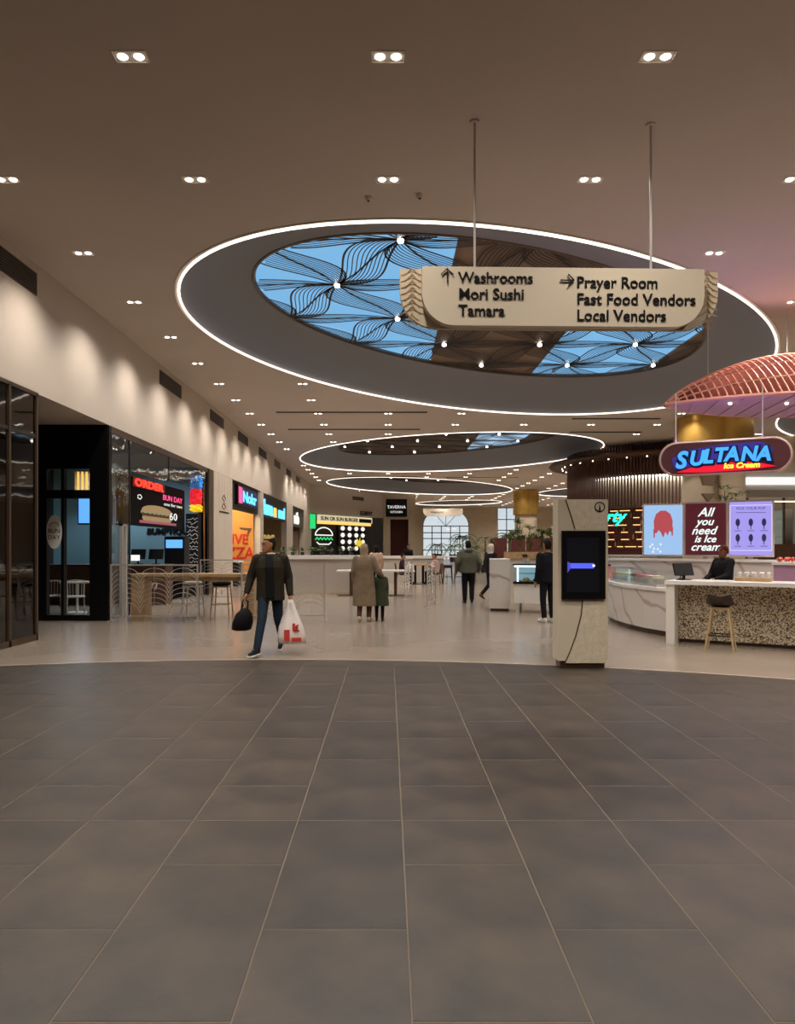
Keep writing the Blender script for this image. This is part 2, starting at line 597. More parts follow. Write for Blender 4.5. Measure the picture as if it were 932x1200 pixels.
# ---- skylights behind leaf-shaped metal lattices
H0, S = (0.23, 13.36), 2.65
def lattice_nodes(c, R):
    out = []
    for j in range(-40, 41):
        y = H0[1] + j * S * math.sqrt(3) / 2
        for i in range(-12, 13):
            x = H0[0] + i * S + (S / 2 if j % 2 else 0)
            if abs(x - c[0]) < R + 2 and abs(y - c[1]) < R + 2: out.append((x, y))
    return out
def skylight(e, label, panes, fine=True):
    c, a, b, deg = e
    A = math.radians(deg)
    def inside(p, k=1.0):
        dx, dy = p[0] - c[0], p[1] - c[1]
        u, v = dx * math.cos(A) + dy * math.sin(A), -dx * math.sin(A) + dy * math.cos(A)
        return (u / a) ** 2 + (v / b) ** 2 < k
    t = thing('skylight', label, 'skylight', (c[0], c[1], EZ))
    L = lambda p, z=0: (p[0] - c[0], p[1] - c[1], z)
    loop = ell(*e)
    MB().tube([L(p, .02) for p in loop], .05, 6, closed=True).build('rim', M['bronze'], t)
    MB().loft([[L(p, 0) for p in loop], [L(p, .1) for p in loop]], cap=False).build('shaft', M['brownpanel'], t)
    xs = [-99] + [v for p in panes for v in p] + [99]
    for i in range(len(xs) - 1):
        poly = clip(clip(loop, -1, 0, -xs[i]), 1, 0, xs[i + 1])
        if len(poly) < 3: continue
        is_p = i % 2 == 1
        MB().prism([L(p)[:2] for p in poly], .06, .07 if is_p else .12).build('glass_pane' if is_p else 'ceiling_panel', M['skyglass'] if is_p else M['brownpanel'], t)
    nodes = lattice_nodes(c, a)
    done = 0
    for p in nodes:
        for ang in (0, 60, 120):
            q = (p[0] + S * math.cos(math.radians(ang)), p[1] + S * math.sin(math.radians(ang)))
            mid = ((p[0] + q[0]) / 2, (p[1] + q[1]) / 2)
            if not (inside(p, 1.25) or inside(q, 1.25) or inside(mid, 1.2)): continue
            m = MB()
            ex, ey = (q[0] - p[0]) / S, (q[1] - p[1]) / S
            nx, ny = -ey, ex
            def run(fn, r, rg_=(0, 1)):
                seg = []
                for k in range(19):
                    s_ = rg_[0] + (rg_[1] - rg_[0]) * k / 18
                    w_ = fn(s_)
                    pt = (p[0] + ex * S * s_ + nx * w_, p[1] + ey * S * s_ + ny * w_)
                    if inside(pt, 1.0): seg.append(L(pt, .0))
                    else:
                        if len(seg) > 1: m.ribbon(seg, r, .006)
                        seg = []
                if len(seg) > 1: m.ribbon(seg, r, .006)
            run(lambda s_: 0.05 * math.sin(2 * math.pi * s_), .022)
            flat = ang == 0
            nn = (5 if flat else 8) if fine else 3
            for side in (1, -1):
                base = side == 1 or flat
                for k in range(1, nn + 1):
                    g = k / nn
                    tk = .28 + .72 * g
                    amp = (.36 if flat else (.66 if side == 1 else .56)) * g
                    def fn(s_, amp=amp, tk=tk, side=side, base=base):
                        u_ = (s_ if base else 1 - s_) / tk
                        v = math.sin(math.pi * u_ ** .62) * (1.0 - .25 * u_) if u_ < 1 else 0
                        return side * amp * max(0, v) + 0.05 * math.sin(2 * math.pi * s_)
                    run(fn, .022 if k == nn else .0105, (0, tk) if base else (1 - tk, 1))
            if m.v: m.build('leaf', M['lattice'], t)
    for p in nodes:
        if inside(p, .93):
            MB().lathe([(.0, -.03), (.05, -.03), (.06, 0), (.055, .05), (0, .05)], 12, L(p, -.02)).build('node_lamp', M['lamp'], t)
            if c[1] < 60:
                spot('node_beam', L(p, -.06), L(p, -3), 260, LAMP_COL, math.radians(120), .8, .06, t)
    return t
skylight(EYES[0], 'large oval skylight with black leaf lattice against blue sky, above the hanging sign', [(-9, 1.3), (4.7, 8.3)])
skylight(EYES[1], 'second oval leaf-lattice skylight, mostly brown, inside the middle LED oval', [(4.6, 7.2)])
skylight(EYES[2], 'dark oval leaf-lattice ceiling eye inside the third LED oval', [], False)
skylight(EYES[3], 'small dark oval ceiling eye inside the farthest LED oval', [], False)
skylight(EYES[4], 'oval ceiling eye at the right edge above the ice cream stand', [], False)
skylight(EYES[5], 'oval ceiling eye at far right behind the slatted bar', [], False)
# ---- twin downlights
def in_ring(x, y, pad=0.45):
    for (c, a, b, deg) in RINGS:
        A = math.radians(deg)
        dx, dy = x - c[0], y - c[1]
        u, v = dx * math.cos(A) + dy * math.sin(A), -dx * math.sin(A) + dy * math.cos(A)
        if (u / (a + pad)) ** 2 + (v / (b + pad)) ** 2 < 1: return True
    return False
proto = {}
NAMED = {(-2, 7): 'twin downlight at top left, in the row nearest the camera', (0, 7): 'twin downlight at top centre, in the row nearest the camera',
         (3, 7): 'twin downlight at top right, in the row nearest the camera', (-5, 9): 'twin downlight cut by the left picture edge',
         (-2, 9): 'twin downlight left of centre in the second row', (0, 9): 'twin downlight at centre of the second row, just before the LED oval',
         (3, 9): 'twin downlight between the two hanging rods of the wayfinding sign', (5, 9): 'twin downlight cut by the right picture edge, second row',
         (5, 12): 'twin downlight just above the right end of the wayfinding sign', (-5, 12): 'twin downlight left of the large LED oval, third along the left bulkhead'}
used = set()
LCOLS = [-5.0, -2.53, 0.0, 2.65, 5.35, 8.0, 10.6, 13.2, 15.8, 18.4, 21.0]
def downlight(x, d):
    key = (round(x - .2), int(d))
    key = {(-3, 7): (-2, 7), (-3, 9): (-2, 9), (2, 7): (3, 7), (2, 9): (3, 9)}.get(key, key)
    if key in NAMED and key not in used:
        used.add(key)
        lab, grp = NAMED[key], None
    else:
        side = 'beside the left bulkhead' if x < -4 else ('left of centre' if x < 1.5 else ('right of centre' if x < 12 else 'at far right'))
        dist = 'before the large LED oval' if d < 16 else ('beside the large LED oval' if d < 28 else ('beside the second LED oval' if d < 47 else 'over the far end'))
        lab = 'small twin recessed downlight %s, %s' % (side, dist)
        grp = lab
    t = thing('downlight', lab, 'downlight', (x, d, CEIL), 0, grp or 'twin ceiling downlights')
    if not proto:
        fr = MB()
        fr.box(-.17, .17, -.09, -.08, -.006, .03).box(-.17, .17, .08, .09, -.006, .03).box(-.17, -.16, -.08, .08, -.006, .03).box(.16, .17, -.08, .08, -.006, .03).box(-.16, .16, -.08, .08, -.001, .03)
        proto['frame'] = fr.mesh('frame')
        proto['frame'].materials.append(M['ceiling'])
        la = MB().lathe([(0, -.012), (.038, -.012), (.048, -.004), (.05, .02), (0, .02)], 14)
        proto['lamp'] = la.mesh('lamp')
        proto['lamp'].materials.append(M['lamp'])
        l = bpy.data.lights.new('beam', 'SPOT')
        l.energy, l.color, l.spot_size, l.spot_blend, l.shadow_soft_size = DOWN_W, LAMP_COL, math.radians(135), 0.85, 0.09
        proto['beam'] = l
    link('frame', proto['frame'], t)
    for sx in (-.08, .08):
        link('lamp', proto['lamp'], t, (sx, 0, 0))
    o = bpy.data.objects.new('beam', proto['beam'])
    COL.objects.link(o)
    o.parent = t
    o.location = (0, 0, -.04)
for k in range(-2, 33):
    d = 7.18 + 2.4 * k
    for i, x in enumerate(LCOLS):
        if x > 12 and k < 0: continue
        xx = x
        if in_ring(xx, d): continue
        if x < 2.4 and d > 64: continue
        if x < -4 and d > 54: continue
        if math.hypot(xx - 14.5, d - 38) < 6.6 or math.hypot(xx - 12.15, d - 27.6) < 1.7: continue
        if k < 0 and abs(x) > 6: continue
        downlight(xx, d)
# ---- small dark detectors
for (x, y) in ((432, 231), (492, 228)):
    p = at(x, y, F * (CEIL - EYE) / (HY - y))
    t = thing('smoke_detector', 'small %s smoke detector on the ceiling above the LED oval' % ('left' if x < 450 else 'right'), 'detector', (p.x, p.y, CEIL))
    MB().lathe([(0, -.05), (.03, -.05), (.05, -.02), (.055, 0), (0, 0)], 14).build('body', M['cream'], t)
    MB().lathe([(0, -.06), (.018, -.06), (.02, -.05), (0, -.05)], 10).build('sensor', M['charcoal'], t)
# ================================================================== LEFT SIDE: SHOPS
def root_mat(o):
    while o.parent: o = o.parent
    return (Matrix.Translation(o.location) @ Matrix.Rotation(o.rotation_euler[2], 4, 'Z')).inverted()
def wb_(mb, name, mats, parent, smooth=False):
    """build from world coordinates under a placed thing"""
    I = root_mat(parent)
    mb.v = [tuple(I @ Vector(p)) for p in mb.v]
    return mb.build(name, mats, parent, smooth)
def B(name, m, parent, *b):
    return wb_(MB().box(*b), name, m, parent)
def wtext(name, s, size, m, parent, org, right=(1, 0, 0), up=(0, 0, 1), **k):
    o = text(name, s, size, m, parent, org, right, up, **k)
    o.data.transform(root_mat(parent))
    return o
def ramp_glass(name, tint, refl, wav):
    m = glass(name, tint, refl, 0.03)
    n = m.node_tree
    g = [q for q in n.nodes if q.type == 'BSDF_GLOSSY'][0]
    t = n.nodes.new('ShaderNodeTexNoise')
    t.inputs['Scale'].default_value = 2.2
    tc = n.nodes.new('ShaderNodeTexCoord')
    n.links.new(tc.outputs['Object'], t.inputs['Vector'])
    b = n.nodes.new('ShaderNodeBump')
    b.inputs['Strength'].default_value = wav
    b.inputs['Distance'].default_value = 0.02
    n.links.new(t.outputs['Fac'], b.inputs['Height'])
    n.links.new(b.outputs[0], g.inputs['Normal'])
    return m
M['shopglass'] = ramp_glass('shopglass', (0.85, 0.88, 0.88), 0.2, 0.25)
M['tintglass'] = ramp_glass('tintglass', (0.10, 0.11, 0.10), 0.25, 0.06)
M['blue_wall'] = mat('blue_wall', '6f97a8', 0.7)
M['screen_blue'] = glow('screen_blue', '5a9cf0', 1.6)
M['neon_red'] = glow('neon_red', 'ff2a1c', 3.5)
M['neon_white'] = glow('neon_white', 'f4f2ee', 1.1)
M['neon_pink'] = glow('neon_pink', 'ff4f8a', 1.6)
M['neon_cyan'] = glow('neon_cyan', '58b8ff', 2.2)
M['neon_green'] = glow('neon_green', '20d070', 1.2)
M['amber'] = glow('amber', 'ffc060', 1.4)
M['bun'] = glow('bun', 'd9b27c', 0.5)
M['patty'] = glow('patty', '7a3d2a', 0.35)
M['lettuce'] = glow('lettuce', 'b8c890', .45)
M['pinkboard'] = glow('pinkboard', 'c96a80', 0.55)

# ---- A: dark glazed shopfront at the left edge
t = thing('glass_shopfront', 'dark tinted glass shopfront with bronze frame at the left picture edge', 'shopfront', (-5.97, 10, 0))
for y in (12.37, 11.48, 10.56, 9.64, 8.72, 7.8, 6.88):
    B('mullion', M['bronze'], t, -6.02, -5.94, y - .03, y + .03, 0, 4.19)
    if y < 12: B('glass_pane', M['tintglass'], t, -5.985, -5.97, y + .03, y + .86, .1, 4.13)
B('top_rail', M['bronze'], t, -6.02, -5.94, 6.9, 12.4, 4.13, 4.19)
B('bottom_rail', M['bronze'], t, -6.02, -5.94, 6.9, 12.4, 0.003, .1)
B('transom', M['charcoal'], t, -6.0, -5.95, 6.9, 12.4, 3.42, 3.48)
B('return_pane', M['tintglass'], t, -9.0, -6.02, 12.36, 12.38, .1, 4.13)
B('side_panel', M['charcoal'], t, -6.1, -5.9, -11.9, 6.85, 0.003, 4.19)
B('back_panel', M['charcoal'], t, -9.1, -9.0, -11.9, 12.4, 0.003, 4.19)

# ---- B: black burger shop
t = thing('burger_shopfront', 'black framed corner shopfront with round white sticker and menu screens inside', 'shopfront', (-6.1, 15.7, 0))
for b in ((-9.6, -7.30, 15.6, 15.75, 0.003, 4.19), (-6.38, -6.0, 15.6, 15.75, 0.003, 4.19), (-7.30, -6.38, 15.6, 15.75, 3.25, 4.19),
          (-7.30, -6.38, 15.6, 15.75, 2.62, 2.80), (-7.30, -6.38, 15.6, 15.75, 0.003, .13), (-6.99, -6.93, 15.6, 15.75, .13, 3.25)):
    B('frame_panel', M['black'], t, *b)
for b in ((-7.30, -6.99, .13, 2.62), (-6.93, -6.38, .13, 2.62), (-7.30, -6.99, 2.8, 3.25), (-6.93, -6.38, 2.8, 3.25)):
    B('glass_pane', M['glass'], t, b[0], b[1], 15.67, 15.68, b[2], b[3])
def disc(m, cx, cz, rx, rz, y0, y1, n=28):
    return m.prism([(cx + rx * math.cos(2 * math.pi * i / n), cz + rz * math.sin(2 * math.pi * i / n)) for i in range(n)], y0, y1, 'y')
s = wb_(disc(MB(), -7.13, 1.90, .165, .36, 15.585, 15.6), 'sticker', M['white'], t)
wtext('sticker_text', 'BUN', .13, M['charcoal'], s, (-7.13, 15.58, 1.88), depth=.002, align='CENTER')
wtext('sticker_text', 'DAY', .13, M['charcoal'], s, (-7.13, 15.58, 1.74), depth=.002, align='CENTER')
wb_(MB().tube([(-7.13 + .1 * math.cos(a), 15.585, 2.02 + .08 * math.sin(a)) for a in [math.pi * i / 8 for i in range(9)]], .008, 4), 'sticker_arc', M['charcoal'], s)
# side front along the concourse
for y in (15.72, 24.25):
    B('corner_post', M['black'], t, -6.06, -5.98, y - .08, y + .08, 0.003, 4.19)
B('top_rail', M['bronze'], t, -6.05, -5.98, 15.8, 24.2, 4.05, 4.19)
B('mullion', M['charcoal'], t, -6.03, -6.0, 20.0, 20.06, 3.4, 4.05)
B('glass_pane', M['shopglass'], t, -6.02, -6.01, 17.0, 20.0, 3.36, 4.05)
B('glass_pane', M['shopglass'], t, -6.02, -6.01, 15.8, 16.95, .1, 4.05)
B('mullion', M['charcoal'], t, -6.03, -6.0, 16.95, 17.0, 0.003, 4.05)
B('glass_pane', M['shopglass'], t, -6.02, -6.01, 20.06, 24.2, 3.4, 4.05)
B('end_frame', M['bronze'], t, -6.06, -5.96, 24.3, 24.95, 0.003, 4.19)
B('door_post', M['neon_white'], t, -5.97, -5.95, 16.35, 16.38, .05, 2.05)
B('door_frame', M['alu'], t, -6.0, -5.93, 16.30, 16.35, 0.003, 2.1)
B('door_frame', M['alu'], t, -6.0, -5.93, 16.55, 16.6, 0.003, 2.1)
B('door_frame', M['alu'], t, -6.0, -5.93, 16.3, 16.6, 2.05, 2.1)
# inside
struct(MB().box(-11, -6.3, 24.0, 24.3, 0.003, 4.19).build('wall_burger_shop', M['blue_wall']))
struct(MB().box(-11.2, -11, 15.75, 24.0, 0.003, 4.19).build('wall_burger_side', M['charcoal']))
l = bpy.data.lights.new('shop_lamp', 'AREA'); l.energy = 150; l.color = (.85, .94, 1); l.size = 1.5
o = bpy.data.objects.new('shop_lamp', l); COL.objects.link(o); o.location = (-8.4, 21.2, 3.9)
sg = thing('wall_letters', 'dark letters spelling a shop name on the blue wall behind the tills', 'sign', (-7.3, 23.98, 2.0))
wtext('letters', 'BUMPTIQUE', .27, M['blackmatte'], sg, (-7.93, 23.96, 2.0), depth=.02, bold=.012, shear=.15)
ms = thing('menu_screen', 'long black menu screen showing a burger and prices under red ORDER sign', 'screen', (-6.35, 20, 2.1))
B('cabinet', mat('ledwall', '020203', .6, spec=.1), ms, -6.42, -6.30, 17.2, 22.6, 2.12, 3.32)
def on_screen(name, poly, m, lift=0.0):
    wb_(MB().prism(poly, -6.3, -6.297 + lift, 'x'), name, M[m], ms)
on_screen('board_picture', [(18.5, 2.2), (21.7, 2.2), (21.7, 2.27), (18.5, 2.27)], 'pinkboard')
on_screen('bun_picture', [(18.8, 2.27), (21.1, 2.27), (21.25, 2.33), (21.2, 2.40), (18.75, 2.40), (18.7, 2.33)], 'bun')
on_screen('patty_picture', [(18.7, 2.39), (21.25, 2.39), (21.3, 2.46), (18.65, 2.46)], 'patty', .001)
on_screen('lettuce_picture', [(18.6 + .18 * i, 2.45 + (.03 if i % 2 else 0)) for i in range(16)] + [(21.3, 2.52), (18.6, 2.52)], 'lettuce', .0015)
on_screen('bun_picture', [(19.95 + 1.3 * math.cos(math.pi * i / 14), 2.50 + .2 * math.sin(math.pi * i / 14) ** .7) for i in range(15)], 'bun', .002)
wtext('screen_text', 'BUN DAY', .22, M['neon_pink'], ms, (-6.295, 20.4, 2.9), (0, 1, 0), depth=.002, fit=1.9)
wtext('screen_text', 'one for two', .13, M['neon_white'], ms, (-6.295, 20.5, 2.75), (0, 1, 0), depth=.002, fit=1.8)
wtext('screen_text', '60', .3, M['neon_white'], ms, (-6.294, 21.0, 2.36), (0, 1, 0), depth=.002, fit=.75)
wtext('screen_text', '00', .13, M['neon_white'], ms, (-6.294, 21.65, 2.42), (0, 1, 0), depth=.002)
wb_(MB().tube([(-6.295, 18.5 + .16 * math.cos(a), 2.85 + .06 * math.sin(a)) for a in [2 * math.pi * i / 5 for i in range(5)]], .012, 4, closed=True), 'screen_logo', M['neon_white'], ms)
os_ = thing('order_sign', 'red glowing ORDER sign above the long burger menu screen', 'sign', (-6.25, 19, 3.1))
B('back_box', glow('redback', '5a0a08', .6), os_, -6.29, -6.27, 17.95, 20.5, 3.08, 3.32)
wtext('letters', 'ORDER', .26, M['neon_red'], os_, (-6.26, 18.05, 3.11), (0, 1, 0), depth=.006, bold=.008, fit=2.3)
mb2 = thing('menu_board', 'blue lit menu screens hanging behind the black shop window', 'screen', (-8.6, 22, 2.3))
for k, (x0, x1) in enumerate(((-9.35, -8.85), (-8.8, -8.3), (-8.25, -7.75))):
    f = B('screen_frame', M['black'], mb2, x0, x1, 22.0, 22.06, 2.25, 3.15)
    B('display', M['screen_blue'], f, x0 + .03, x1 - .03, 21.99, 22.0, 2.3, 3.1)
am = thing('amber_panel', 'amber lit slatted panel seen through the black shop transom', 'light panel', (-9.2, 22.5, 3.2))
B('panel', M['amber'], am, -9.65, -8.85, 22.5, 22.55, 3.3, 3.9)
for k in range(6):
    B('slat', M['wood'], am, -9.62 + k * .13, -9.58 + k * .13, 22.44, 22.5, 3.28, 3.92)
ct = thing('service_counter', 'dark brown burger counter with white handwriting on its front', 'counter', (-7.5, 20, 0))
B('front', M['darkwood'], ct, -9.4, -6.1, 20.0, 20.7, 0.003, 1.06)
B('top', M['charcoal'], ct, -9.45, -6.07, 19.95, 20.75, 1.06, 1.1)
wtext('handwriting', 'lion', .42, M['white'], ct, (-6.95, 19.98, .42), depth=.005, shear=.3)
for k, x in enumerate((-6.95, -6.45)):
    ps = thing('till_terminal', ('black till terminal with white paper on the burger counter' if k == 0 else 'black till terminal nearest the concourse on the burger counter'), 'till', (x, 20.3, 1.1))
    MB().box(-.1, .1, -.08, .08, 0, .02).box(-.02, .02, -.02, .02, 0, .2).build('stand', M['blackmatte'], ps)
    MB().prism([(-.06, .14), (.0, .14), (.08, .42), (.04, .42)], -.2, .2, 'x').build('monitor', M['black'], ps)
    if k == 0: MB().box(-.16, .08, -.12, -.1, .1, .26).build('paper', M['neon_white'], ps)  # sheet is no lamp, its brightness is put in as emission
fr_ = thing('drinks_fridge', 'dark drinks fridge with a lit blue header beside the burger tills', 'fridge', (-6.5, 22.5, 0))
B('body', M['black'], fr_, -6.8, -6.2, 22.2, 22.8, 0.003, 1.9)
B('header', M['screen_blue'], fr_, -6.75, -6.25, 22.18, 22.2, 1.55, 1.8)
ln = thing('stacked_lantern', 'ragged blue, red and yellow hanging fabric lantern beside the burger shopfront', 'lantern', (-6.15, 23.4, 2.7))
for (z0, z1, c, nm) in ((.72, 1.18, '2f86d8', 'blue_tier'), (.22, .76, 'e01828', 'red_tier'), (0, .24, 'f0c818', 'yellow_tier')):
    m = MB(); rings = []
    for k in range(7):
        z = z0 + (z1 - z0) * k / 6
        rings.append([((.19 + .03 * math.sin(3 * a + k * 2) + random.uniform(-.02, .02)) * (1.0 if 0 < k < 6 else .75) * math.cos(a),
                       (.19 + .03 * math.sin(3 * a + k * 2) + random.uniform(-.02, .02)) * (1.0 if 0 < k < 6 else .75) * math.sin(a), z) for a in [2 * math.pi * i / 16 for i in range(16)]])
    m.loft(rings).build(nm, mat('lantern_' + nm, c, .7, emit=c, estr=.55), ln)
MB().tube([(0, 0, 1.15), (0, 0, 1.49)], .008, 5).build('cord', M['black'], ln)
ck = thing('chalk_column', 'black column with white chalk scribbles below the hanging lantern', 'column', (-6.25, 23.7, 0))
B('shaft', M['blackmatte'], ck, -6.5, -6.12, 23.45, 23.95, 0.003, 2.65)
m = MB()
for k in range(16):
    z = .6 + k * .125
    m.tube([(-6.46 + .05 * i, 23.44, z + random.uniform(-.05, .05)) for i in range(8)], .009, 4)
wb_(m, 'scribble', M['white'], ck)

# ---- furniture seen through the black shop window
def cafe_chair(label, x, y, rz, m):
    t = thing('cafe_chair', label, 'chair', (x, y, 0), rz, 'chairs behind the black shop window')
    MB().prism([(-.2, -.2), (.2, -.2), (.18, .2), (-.18, .2)], .44, .47).build('seat', m, t)
    for sx in (-1, 1):
        MB().tube([(sx * .19, -.2, 0.003), (sx * .17, -.17, .45)], .013, 5).build('leg', m, t)
        MB().tube([(sx * .2, .24, 0.003), (sx * .17, .19, .45), (sx * .18, .24, .8)], .013, 5).build('leg', m, t)
    MB().tube([(-.18, .24, .8), (0, .27, .82), (.18, .24, .8)], .013, 5).build('back_rail', m, t)
    for k in range(5):
        MB().tube([(-.12 + k * .06, .2, .46), (-.13 + k * .065, .25, .8)], .007, 4).build('back_wire', m, t)
    return t
cafe_chair('white wire chair behind the black shop window, nearer the door', -7.1, 16.6, .4, M['white'])
cafe_chair('white wire chair behind the black shop window, under the round sticker', -7.75, 16.9, -2.6, M['white'])
t = thing('cafe_table', 'small pale round table between the wire chairs in the shop window', 'table', (-7.45, 17.5, 0))
MB().lathe([(0, .72), (.4, .72), (.4, .75), (0, .75)], 24).build('table_top', M['beige'], t)
MB().lathe([(0, .02), (.03, .02), (.03, .72), (0, .72)], 10).build('post', M['white'], t)
MB().lathe([(0, .003), (.24, .003), (.22, .03), (0, .03)], 20).build('base', M['white'], t)

# ---- pillars between the shops
for y0, y1, nm in ((25.0, 28.1, 'wide white panelled pillar with emblem between burger and pizza shops'), (34.25, 35.1, 'thin pillar between the pizza shop and the blue signed shop'),
                   (43.1, 45.9, 'white pillar right of the blue lettered shop'), (52.0, 57.0, 'white pillar at the end of the left shop row')):
    t = thing('pillar', nm, 'pillar', (-6.1, (y0 + y1) / 2, 0))
    B('shaft', M['wall'], t, -6.3, -5.99, y0, y1, 0.003, 4.19)
    for k in range(int((y1 - y0) / .45)):
        B('panel_joint', M['beige'], t, -5.995, -5.985, y0 + .4 + k * .45, y0 + .41 + k * .45, 0.05, 4.15)
    if y0 == 25.0:
        for z in (3.35, 3.05):
            wb_(MB().tube([(-5.98, 26.3, z), (-5.98, 26.6, z + .12), (-5.98, 26.9, z), (-5.98, 26.6, z - .1)], .015, 4, closed=True), 'emblem', M['bronze'], t)
        B('emblem_line', M['charcoal'], t, -5.985, -5.975, 25.9, 27.4, 2.82, 2.87)
for y in (34.15, 43.02, 51.95):
    pass

# ---- pizza shop
struct(MB().box(-11, -6.3, 34.1, 34.25, 0.003, 4.19).build('wall_pizza', M['orange']))
struct(MB().box(-11.2, -11, 25, 57, 0.003, 4.19).build('wall_shop_row_back', M['charcoal']))
struct(MB().box(-11, -6.35, 25.0, 25.15, 0.003, 4.19).build('wall_shop_side', M['charcoal']))
pz = thing('pizza_mural', 'red hand drawn pizza lettering on the orange shop wall', 'mural', (-7, 34.08, 1.4))
M['mural_red'] = mat('mural_red', 'c8281c', .6)
wtext('letters', 'LIVE', .66, M['mural_red'], pz, (-7.62, 34.07, 1.72), depth=.004, bold=.015, fit=1.08, shear=.08)
wtext('letters', 'PIZZA', .80, M['mural_red'], pz, (-8.05, 34.07, 1.02), depth=.004, bold=.015, fit=1.75, shear=.08)
l = bpy.data.lights.new('pizza_wall_fill', 'AREA'); l.energy = 150; l.color = (1, .85, .6); l.size = 1.5  # unseen area light added to brighten the orange wall
o = bpy.data.objects.new('pizza_wall_fill', l); COL.objects.link(o); o.location = (-7.4, 32.2, 3.9); o.rotation_euler = (math.radians(35), 0, 0)
m = MB().prism([(-6.62, 2.02), (-6.35, 2.45), (-6.95, 2.5), (-6.9, 2.4), (-6.55, 2.35)], 34.07, 34.075, 'y')
wb_(m, 'slice_picture', M['darkwood'], pz)
t = thing('lightbox_sign', 'navy and pink lightbox sign with pale blue letters above the pizza shop', 'sign', (-6.0, 31, 3.3))
B('case', M['black'], t, -6.1, -5.96, 29.0, 33.4, 3.28, 4.08)
B('face', glow('navy', '0c1a50', .8), t, -5.96, -5.95, 29.1, 33.3, 3.35, 4.0)
B('pink_strip', M['neon_pink'], t, -5.95, -5.945, 29.1, 29.8, 3.35, 4.0)
wtext('letters', 'Nokr', .62, M['neon_cyan'], t, (-5.945, 29.9, 3.45), (0, 1, 0), depth=.01, bold=.02, sx=2.2)
B('soffit', M['charcoal'], t, -6.3, -6.1, 28.2, 34.2, 3.1, 4.19)
t = thing('pizza_counter', 'grey pizza shop counter with dark front behind the wooden table', 'counter', (-6.6, 30, 0))
B('front', M['charcoal'], t, -8.5, -6.05, 29.5, 30.3, 0.003, .95)
B('top', M['white'], t, -8.55, -6.0, 29.4, 30.4, .95, 1.02)
B('oven', M['blackmatte'], t, -7.3, -6.5, 29.8, 30.3, 1.02, 1.5)
wtext('letters', 'BERLINZ', .35, M['white'], t, (-7.6, 29.49, .35), depth=.004)
# ---- blue lettered shop
struct(MB().box(-11, -6.3, 43.0, 43.1, 0.003, 4.19).build('wall_slatted', M['beige']))
for k in range(14):
    MB().box(-7.9 + k * .12, -7.84 + k * .12, 42.93, 43.0, 0.003, 3.2).build('slat', M['wood'], bpy.data.objects['wall_slatted'])
t = thing('lettered_sign', 'shop sign of large pale blue and yellow glowing letters left of far corner', 'sign', (-6.0, 39, 3.1))
B('beam', M['black'], t, -6.15, -6.03, 35.2, 43, 3.05, 4.2)
wtext('letters', 'lama', 1.0, M['neon_cyan'], t, (-6.0, 35.3, 3.2), (0, 1, 0), depth=.03, bold=.03, sx=1.4)
B('yellow_tile', M['amber'], t, -6.0, -5.98, 38.2, 39.2, 3.15, 3.65)
wtext('letters', 'mod', .85, M['neon_cyan'], t, (-6.0, 40.0, 3.2), (0, 1, 0), depth=.03, bold=.03, sx=1.5)
# ---- last shop
struct(MB().box(-11, -6.3, 52.0, 52.1, 0.003, 4.19).build('wall_last_shop', M['brownpanel']))
t = thing('lettered_sign', 'white glowing three letter sign on the last dark shop of the row', 'sign', (-6.0, 48, 3.1))
B('beam', M['black'], t, -6.15, -6.03, 46, 52, 2.9, 4.2)
wtext('letters', 'nib', 1.1, M['neon_white'], t, (-6.0, 46.6, 3.1), (0, 1, 0), depth=.03, bold=.02, sx=1.9)
B('opening', M['beige'], t, -7.6, -6.4, 51.9, 51.95, 0.003, 2.7)

# ---- corner shop on the slanting wall (local x along the wall)
RZ = math.atan2(ud.y, ud.x)
def slant(name, label, cat):
    return thing(name, label, cat, (A0.x, A0.y, 0), RZ)
t = slant('corner_shopfront', 'dark open shopfront in the far left corner under a black lettered fascia', 'shopfront')
MB().box(.8, UL - .1, 1.8, 2.0, 0.003, 4.2).build('back_panel', M['charcoal'], t)
MB().box(1.1, 9.3, -.1, .1, 3.62, 4.12).build('fascia', glow('fascia', 'f2e2b8', .8), t)
MB().box(7.1, 9.1, -.14, -.1, 3.66, 3.98).build('dark_plate', M['black'], t)
text('letters', 'SUN OR SUN BURGER', .42, M['blackmatte'], t, (1.3, -.12, 3.7), depth=.01, bold=.01, fit=5.6)
text('letters', 'ELEMENT', .5, M['blackmatte'], t, (UL - 4.2, -.12, 4.3), depth=.01, bold=.01, sx=1.0)
MB().box(1.1, 9.3, .02, .1, 3.4, 3.62).build('light_band', M['amber'], t)
MB().box(.0, .55, -.15, .0, 3.0, 4.1).build('green_sign', M['neon_green'], t)
t = slant('bulb_panel', 'panel of sixteen round white bulbs on the far dark shop wall', 'light panel')
MB().box(6.5, 11.0, 1.6, 1.7, 1.2, 3.55).build('board', M['black'], t)
for i in range(4):
    for j in range(4):
        MB().ball((7.1 + i * 1.12, 1.55, 1.45 + j * .58), (.3, .1, .2), 10).build('bulb', glow('bulbpanel', 'fff2ec', 1.1) if 'bulbpanel' not in bpy.data.materials else bpy.data.materials['bulbpanel'], t, smooth=True)
t = slant('burger_neon', 'white outline burger neon sign in the far left corner', 'neon sign')
N = lambda pts: [(x, -.3, z) for x, z in pts]
MB().tube(N([(.3, 2.5)] + [(1.5 - 1.2 * math.cos(a), 2.5 + .6 * math.sin(a)) for a in [math.pi * i / 12 for i in range(13)]] + [(.3, 2.5)]), .05, 5).build('top_bun', M['neon_white'], t)
MB().tube(N([(.3 + .24 * i, 2.22 + (.1 if i % 2 else -.08)) for i in range(11)]), .05, 5).build('lettuce', M['neon_green'], t)
